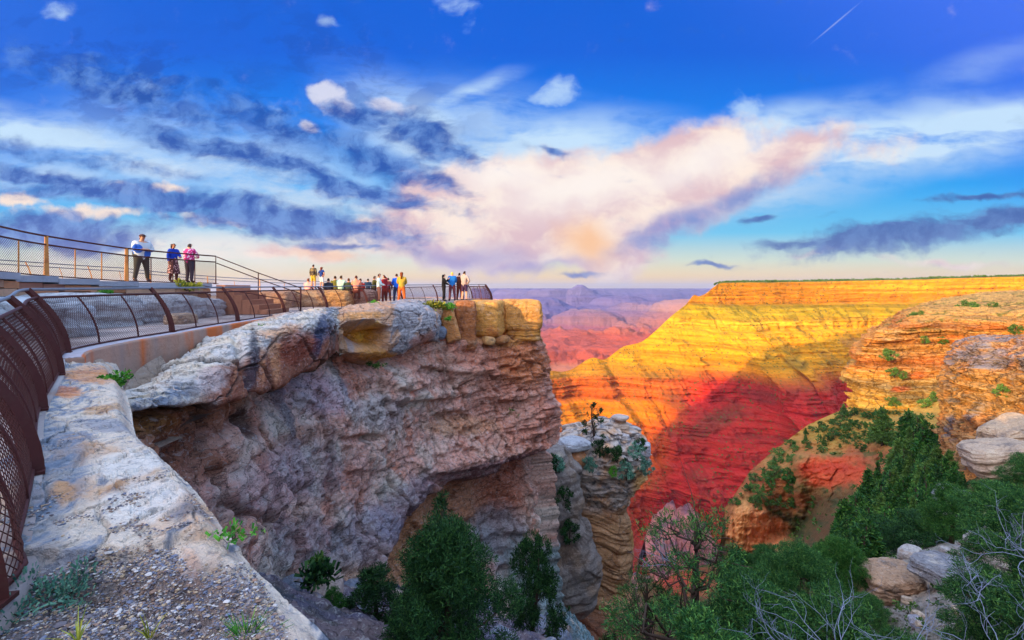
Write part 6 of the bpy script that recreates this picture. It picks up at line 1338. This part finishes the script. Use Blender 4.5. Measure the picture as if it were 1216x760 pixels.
while len(spots) < 135 and tries < 9000:
    tries += 1; x, y = rng.uniform(868, 1155), rng.uniform(495, 705)
    if not inpoly(x, y, DENSE): continue
    if all(math.hypot(x - a, (y - b) * 1.4) > 7.5 for a, b, *_ in spots): spots.append((x, y, 'f'))
n1 = len(spots); tries = 0
while len(spots) < n1 + 135 and tries < 9000:
    tries += 1; x, y = rng.uniform(868, 1115), rng.uniform(488, 605)
    if not inpoly(x, y, SPARSE) or (945 < x < 1040 and 536 < y < 578): continue
    if all(math.hypot(x - a, (y - b) * 1.4) > 6 for a, b, *_ in spots): spots.append((x, y, 's'))
size_w = ['tall', 'slender', 'broad', 'dark', 'stunted', 'ragged']
for i, (x, y, t_) in enumerate(sorted(spots, key=lambda q: q[1])):
    p = slope_pt(x, y); D = p[1]; a, b = sector(x, y)
    if t_ == 'f': hpx = rng.uniform(24, 46) * (1.25 if y > 600 else 1.0) * (1.0 if x > 1000 else .6); kind = ('fir', 'firwide')[i % 2]; m_ = (MFIR, MFIR, MSUN, MPIN)[rng.integers(0, 4)]
    else: hpx = rng.uniform(4, 9.5); kind = 'blob' if rng.random() < .75 else 'firwide'; m_ = MSUN if rng.random() < .5 else MFIR
    h = hpx * D / F; p = p - [0, 0, h * .05]
    tree('evergreen_tree' if kind != 'blob' else 'slope_juniper', kind, 30 + i % 3, p, h, ('evergreen of the dense forest, %s %s on the slope' if t_ == 'f' else 'small tree or bush on the sunny spur, %s %s') % (a, b), 'tree', '%s, %s %s' % (GF if t_ == 'f' else 'trees on the sunny spur', a, b), m_, rz=i * 1.3, sx=rng.uniform(.85, 1.15) * (1.6 if kind == 'blob' else 1))
for k, (x, y, hp, lab) in enumerate([(1048, 530, 48, 'tall lit fir in front of the foot of the layered cliff'), (1078, 530, 44, 'second tall fir right of the lit one, below the layered cliff'), (1100, 552, 52, 'tall dark fir in the notch below the layered cliff'), (1002, 494, 15, 'small conical fir on the very top of the spur')]):
    p = slope_pt(x, y); tree('fir_tree', 'firwide', 30 + k % 3, p, hp * p[1] / F, lab, mat=MSUN if k in (0, 3) else MFIR, rz=k)
tree('juniper_tree', 'bigbush', 1, P(1105, 680, 42), 5.0, 'broad very dark tree right of centre on the lower slope', mat=MJUN, rz=1, sx=1.5)
tree('juniper_tree', 'bush', 4, P(1140, 672, 44), 3.2, 'dark tree right beside the broad dark one', mat=MJUN, rz=1, sx=1.3)
# bushes on the lit cliffs
GC = 'bushes on the lit cliff tops'
for i, (x, y, d, h) in enumerate([(1090, 382, 300, 7), (1086, 379, 310, 5), (1100, 376, 330, 5), (1150, 372, 330, 9), (1158, 376, 320, 8), (1180, 372, 330, 8), (1186, 380, 320, 8), (1176, 383, 300, 6), (1197, 373, 330, 6), (1213, 380, 300, 5), (1054, 426, 262, 6), (1098, 406, 272, 4), (1118, 407, 272, 4), (1062, 446, 256, 5), (1072, 448, 256, 4), (1140, 398, 280, 4), (1110, 476, 240, 5), (1120, 478, 238, 5), (1060, 482, 242, 5), (1100, 484, 236, 5), (1127, 500, 220, 6), (1138, 505, 210, 5), (1205, 395, 118, 2.4), (1170, 500, 96, 2.4), (1176, 520, 92, 2.6), (1150, 512, 100, 2), (1160, 560, 88, 2.6), (1190, 470, 92, 2.2), (1120, 370, 380, 6), (1168, 362, 420, 7), (1208, 360, 420, 7), (1140, 362, 420, 6)]):
    tree('cliff_bush', 'blob', 10 + i % 3, P(x, y + 2, d * .985), h, 'round bush on the %s of the lit rock' % ('cliff top' if y < 400 else ('upper ledges' if y < 460 else 'lower ledges')), 'bush', GC + (' high' if y < 400 else (' upper' if y < 460 else ' lower')), MSUN, rz=i, sx=1.1)
# dark line of trees along the far rim and scrub over the ridge: one mass each
def scrub(name, pts, size, mat, seed, label):
    rng = np.random.default_rng(seed); n = len(pts); per = 16; q = np.repeat(pts, per, 0); s = np.repeat(size, per)[:, None]
    v = rng.normal(size=(n * per, 3)); v /= np.linalg.norm(v, axis=1)[:, None]; c = q + v * s * .35 * [1, 1, .9] + [0, 0, 1] * s * .3; V, F_ = leaves(c, v, 1.0, rng, 1.6); V = (V.reshape(-1, 4, 3) - c[:, None]) * s[:, None] * .55 + c[:, None]
    o = obj(name, raw_mesh(name, V.reshape(-1, 3), F_, mat, smooth=False)); o['kind'] = 'stuff'; o['label'] = label; return o
rg = np.random.default_rng(9); k = rg.integers(int(len(RIDGE_L) * .56), len(RIDGE_L) - 1, 2600); pts = RIDGE_L[k].copy(); off = rg.uniform(0, 1, 2600) ** 1.5 * 60 + 2; pts[:, 0] += .45 * off; pts[:, 1] += .9 * off; pts[:, 2] += 1.5 + 2.0 * sstep(5, 40, off); pts = pts[RIDGE_L[k][:, 2] > 8]
scrub('rim_woodland', pts, rg.uniform(2.0, 5.0, len(pts)) * (1 + .9 * fbm(pts, 60, 3, 5)), MSUN, 3, 'thin line of low trees along the far flat rim')
# scattered low bushes on the spur and slope soil
sp = []
while len(sp) < 600:
    x, y = rg.uniform(860, 1215), rg.uniform(490, 760)
    t_ = np.interp(x, [860, 868, 890, 920, 960, 1010, 1060, 1120, 1216], [612, 600, 566, 540, 510, 490, 484, 480, 478])
    if y > t_ + 3 and not (945 < x < 1035 and 543 < y < 574) and not (862 < x < 940 and 610 < y < 650): sp.append((x, y))
sp = np.array(sp); D = slope_depth(sp[:, 0], sp[:, 1]); scrub('slope_scrub', P(sp[:, 0], sp[:, 1], D), D * rg.uniform(2, 5.5, 600) / F, MSUN, 5, 'low scrub dotted over the right slope')

# ------------------------------------------------------------------ foreground pinyons and dead branches, lower right
GP = 'foreground pinyons of the lower right slope'
k = 0
for (x, y, d, h, kd, m_, lab) in [
        (905, 830, 11, 2.5, 'bigbush', MPIN, 'green pinyon mass at the bottom, right of the open pine'), (985, 850, 10, 2.4, 'bigbush', MPIN, 'pinyon mass behind the dead branches at the bottom'), (880, 760, 17, 2.3, 'bigbush', MPIN, 'pinyon clump a little above the bottom, left of the dead branches'),
        (950, 720, 24, 3.0, 'bigbush', MPIN, 'pinyon clump above the dead branches, left'), (1000, 700, 26, 2.6, 'bigbush', MFIR, 'dark pinyon clump above the dead branches, middle'), (1075, 850, 9.5, 1.5, 'bigbush', MPIN, 'low pinyon under the tan outcrop'),
        (1190, 790, 10.5, 1.9, 'bigbush', MPIN, 'pinyon right of the grey rubble'), (1216, 690, 12, 2.2, 'bigbush', MPIN, 'large blue green pinyon filling the right edge'), (1180, 640, 20, 2.3, 'bigbush', MPIN, 'pinyon below the layered grey slabs'),
        (1130, 640, 30, 3.2, 'bigbush', MFIR, 'dark pinyon left of the layered grey slabs'), (1228, 605, 24, 2.6, 'bigbush', MPIN, 'pinyon in front of the upper slab at the right edge'), (840, 850, 9, 1.8, 'bush', MPIN, 'low pinyon at the foot of the open pine'), (1030, 750, 20, 1.5, 'bigbush', MPIN, 'pinyon left of the broad tan outcrop'), (925, 780, 15, 1.8, 'bush', MFIR, 'dark small pinyon behind the bottom masses'),
        (880, 700, 60, 4.5, 'bigbush', MFIR, 'far pinyon clump at the lip above the red rocks'), (910, 690, 58, 4.2, 'bigbush', MPIN, 'far pinyon clump right of the lip above the red rocks'), (1260, 800, 9, 2.6, 'bigbush', MPIN, 'pinyon cut by the right edge near the bottom')]:
    tree('pinyon_pine', kd, (1, 9)[k % 2] if kd == 'bigbush' else 3 + k % 2, P(x, y, d), h, lab, 'tree', GP, m_, rz=k * 1.7, sx=1.05); k += 1
def dead_branch(loc, L_, seed, label, az=0, n=9):
    rng = np.random.default_rng(seed); m = MB()
    def grow(p, d, l, r_, lev):
        k_ = 6; pts = [p]; q = d.copy()
        for _ in range(k_): q = q + rng.normal(size=3) * .22; q[2] += .05; q /= np.linalg.norm(q); pts.append(pts[-1] + q * l / k_)
        pts = np.array(pts); m.tube(pts, np.linspace(r_, r_ * .35, len(pts)), 5)
        if lev < 3:
            for _ in range(4 if lev < 2 else 2):
                j = rng.integers(2, len(pts)); e = q + rng.normal(size=3) * .75; e /= np.linalg.norm(e); grow(pts[j], e, l * rng.uniform(.4, .7), r_ * .5, lev + 1)
    for i in range(n):
        a = az + rng.normal() * .7; d = np.array([math.cos(a), math.sin(a) * .4 - .1, rng.uniform(.1, .7)]); d /= np.linalg.norm(d); grow(rng.normal(size=3) * .08, d, L_ * rng.uniform(.6, 1), .0068, 1)
    o = m.build('dead_branches', MDEAD); o.location = tuple(loc); return tag(o, label, 'dead branches', 'bare grey branches')
for i, (x, y, d, L_, az, lab) in enumerate([(1010, 800, 6.2, 1.25, 2.5, 'bare blue grey branches at the bottom, right of centre'), (1075, 800, 6.4, .9, 2.2, 'bare branches right of the large bare tangle at the bottom'), (1185, 780, 6.5, .8, 2.2, 'bare pale branches in the bottom right corner'), (1225, 665, 7.5, 1.0, 2.9, 'bare branches reaching in from the right edge'), (1165, 700, 8, .6, 1.6, 'short bare twigs below the pinyon of the right edge'), (935, 775, 8, .9, 2.6, 'bare branches at the bottom left of the large tangle'), (800, 668, 12, .8, 2.8, 'bare branch sticking out left of the open pine trunk')]):
    dead_branch(P(x, y, d), L_, 60 + i, lab, az, 7)

# ------------------------------------------------------------------ gravel on the ledge: beyond counting
def gravel():
    rng = np.random.default_rng(3); n = 22000; V0 = []; t = (1 + 5 ** .5) / 2
    ico = np.array([(-1, t, 0), (1, t, 0), (-1, -t, 0), (1, -t, 0), (0, -1, t), (0, 1, t), (0, -1, -t), (0, 1, -t), (t, 0, -1), (t, 0, 1), (-t, 0, -1), (-t, 0, 1)]) / math.hypot(1, t)
    fi = np.array([(0, 11, 5), (0, 5, 1), (0, 1, 7), (0, 7, 10), (0, 10, 11), (1, 5, 9), (5, 11, 4), (11, 10, 2), (10, 7, 6), (7, 1, 8), (3, 9, 4), (3, 4, 2), (3, 2, 6), (3, 6, 8), (3, 8, 9), (4, 9, 5), (2, 4, 11), (6, 2, 10), (8, 6, 7), (9, 8, 1)])
    L = LEDGE[:, :200].reshape(-1, 3); PX, PY = pix(L); a = fbm(L, .28, 3, 5)
    wgt = sstep(668, 700, PY + 14 * a) * (PX > -40) * (PX < 345 - (760 - PY) * .55) + .9 * sstep(.1, .35, a) * sstep(560, 600, PY) * (PX < 250) + (np.hypot((PX - 150) / 70, (PY - 672) / 22) < 1) * 1.2 + .25 * sstep(.25, .5, fbm(L, .5, 3, 8)) * (PY > 470)
    wgt = np.where((L[:, 1] > .9), wgt, 0) * np.clip(L[:, 1] / 2.4, .2, 3) ** 0; wgt /= wgt.sum()
    idx = rng.choice(len(L), n, p=wgt); c = L[idx] + rng.normal(size=(n, 3)) * [.012, .012, 0]; s = rng.lognormal(math.log(.0052), .42, n)
    sc = s[:, None, None] * np.stack([rng.uniform(.8, 1.6, n), rng.uniform(.7, 1.2, n), rng.uniform(.25, .6, n)], -1)[:, None]
    th = rng.uniform(0, 6.3, n); v = ico[None] * (1 + rng.normal(size=(n, 12, 1)) * .14) * sc; x = v[..., 0] * np.cos(th)[:, None] - v[..., 1] * np.sin(th)[:, None]; y = v[..., 0] * np.sin(th)[:, None] + v[..., 1] * np.cos(th)[:, None]
    V = np.stack([x, y, v[..., 2]], -1) + c[:, None] + [0, 0, .004]
    pal = np.array([lin(q) for q in ((140, 132, 134), (190, 180, 176), (112, 116, 136), (150, 120, 104), (90, 82, 88), (180, 154, 126), (126, 116, 122))]); C = pal[rng.integers(0, 7, n)] * rng.uniform(.7, 1.2, (n, 1))
    o = obj('gravel', raw_mesh('gravel', V, (fi[None] + (np.arange(n) * 12)[:, None, None]).reshape(-1, 3), MPEB, np.repeat(C, 12, 0), smooth=False)); o['kind'] = 'stuff'; o['label'] = 'loose gravel on the pale ledge'
MPEB = plain_mat('pebbles', (.3, .3, .3), .85, 0, .15, 60, .2, attr=True)
gravel()
# unseen trees added behind the viewer to shade the near walk
for i, (x, y, h) in enumerate([(-22, -2.5, 6.0), (-25.5, 0, 5.6), (-19, -5.5, 6.4), (-28, -7, 6.6), (-14, -8, 6.4), (-23, -11, 6.4), (-9.5, -7.5, 5.4), (-17, -14, 6.6), (-16.5, -3.5, 5.4), (-12, -5, 5.0)]):
    tree('shade_juniper', 'bush', 3 + i % 2, (x, y, .3), h, 'unseen juniper added behind the viewer for shade', 'tree', 'junipers added behind the viewer for shade', MJUN, rz=i)
# ------------------------------------------------------------------ the air of the canyon
def haze():
    m = bpy.data.materials.new('haze'); m.use_nodes = True; m.node_tree.nodes.clear(); t = NT(m.node_tree); out = t.node('ShaderNodeOutputMaterial'); v = t.node('ShaderNodeVolumePrincipled')
    v.inputs['Color'].default_value = (.72, .78, 1.0, 1); v.inputs['Density'].default_value = HAZE_D; v.inputs['Anisotropy'].default_value = .25; t.l.new(v.outputs[0], out.inputs['Volume'])
    mb = MB(); x0, x1, y0, y1, z0, z1 = -61000, 61000, -59000, 64000, -900, 470
    mb.box(((x0 + x1) / 2, (y0 + y1) / 2, (z0 + z1) / 2), (x1 - x0, y1 - y0, z1 - z0)); o = mb.build('haze', m, smooth=False); o['kind'] = 'stuff'; o['label'] = 'pale violet haze filling the canyon'
HAZE_D = 2.4e-5
haze()
print('script', round(time.time() - T0, 1))
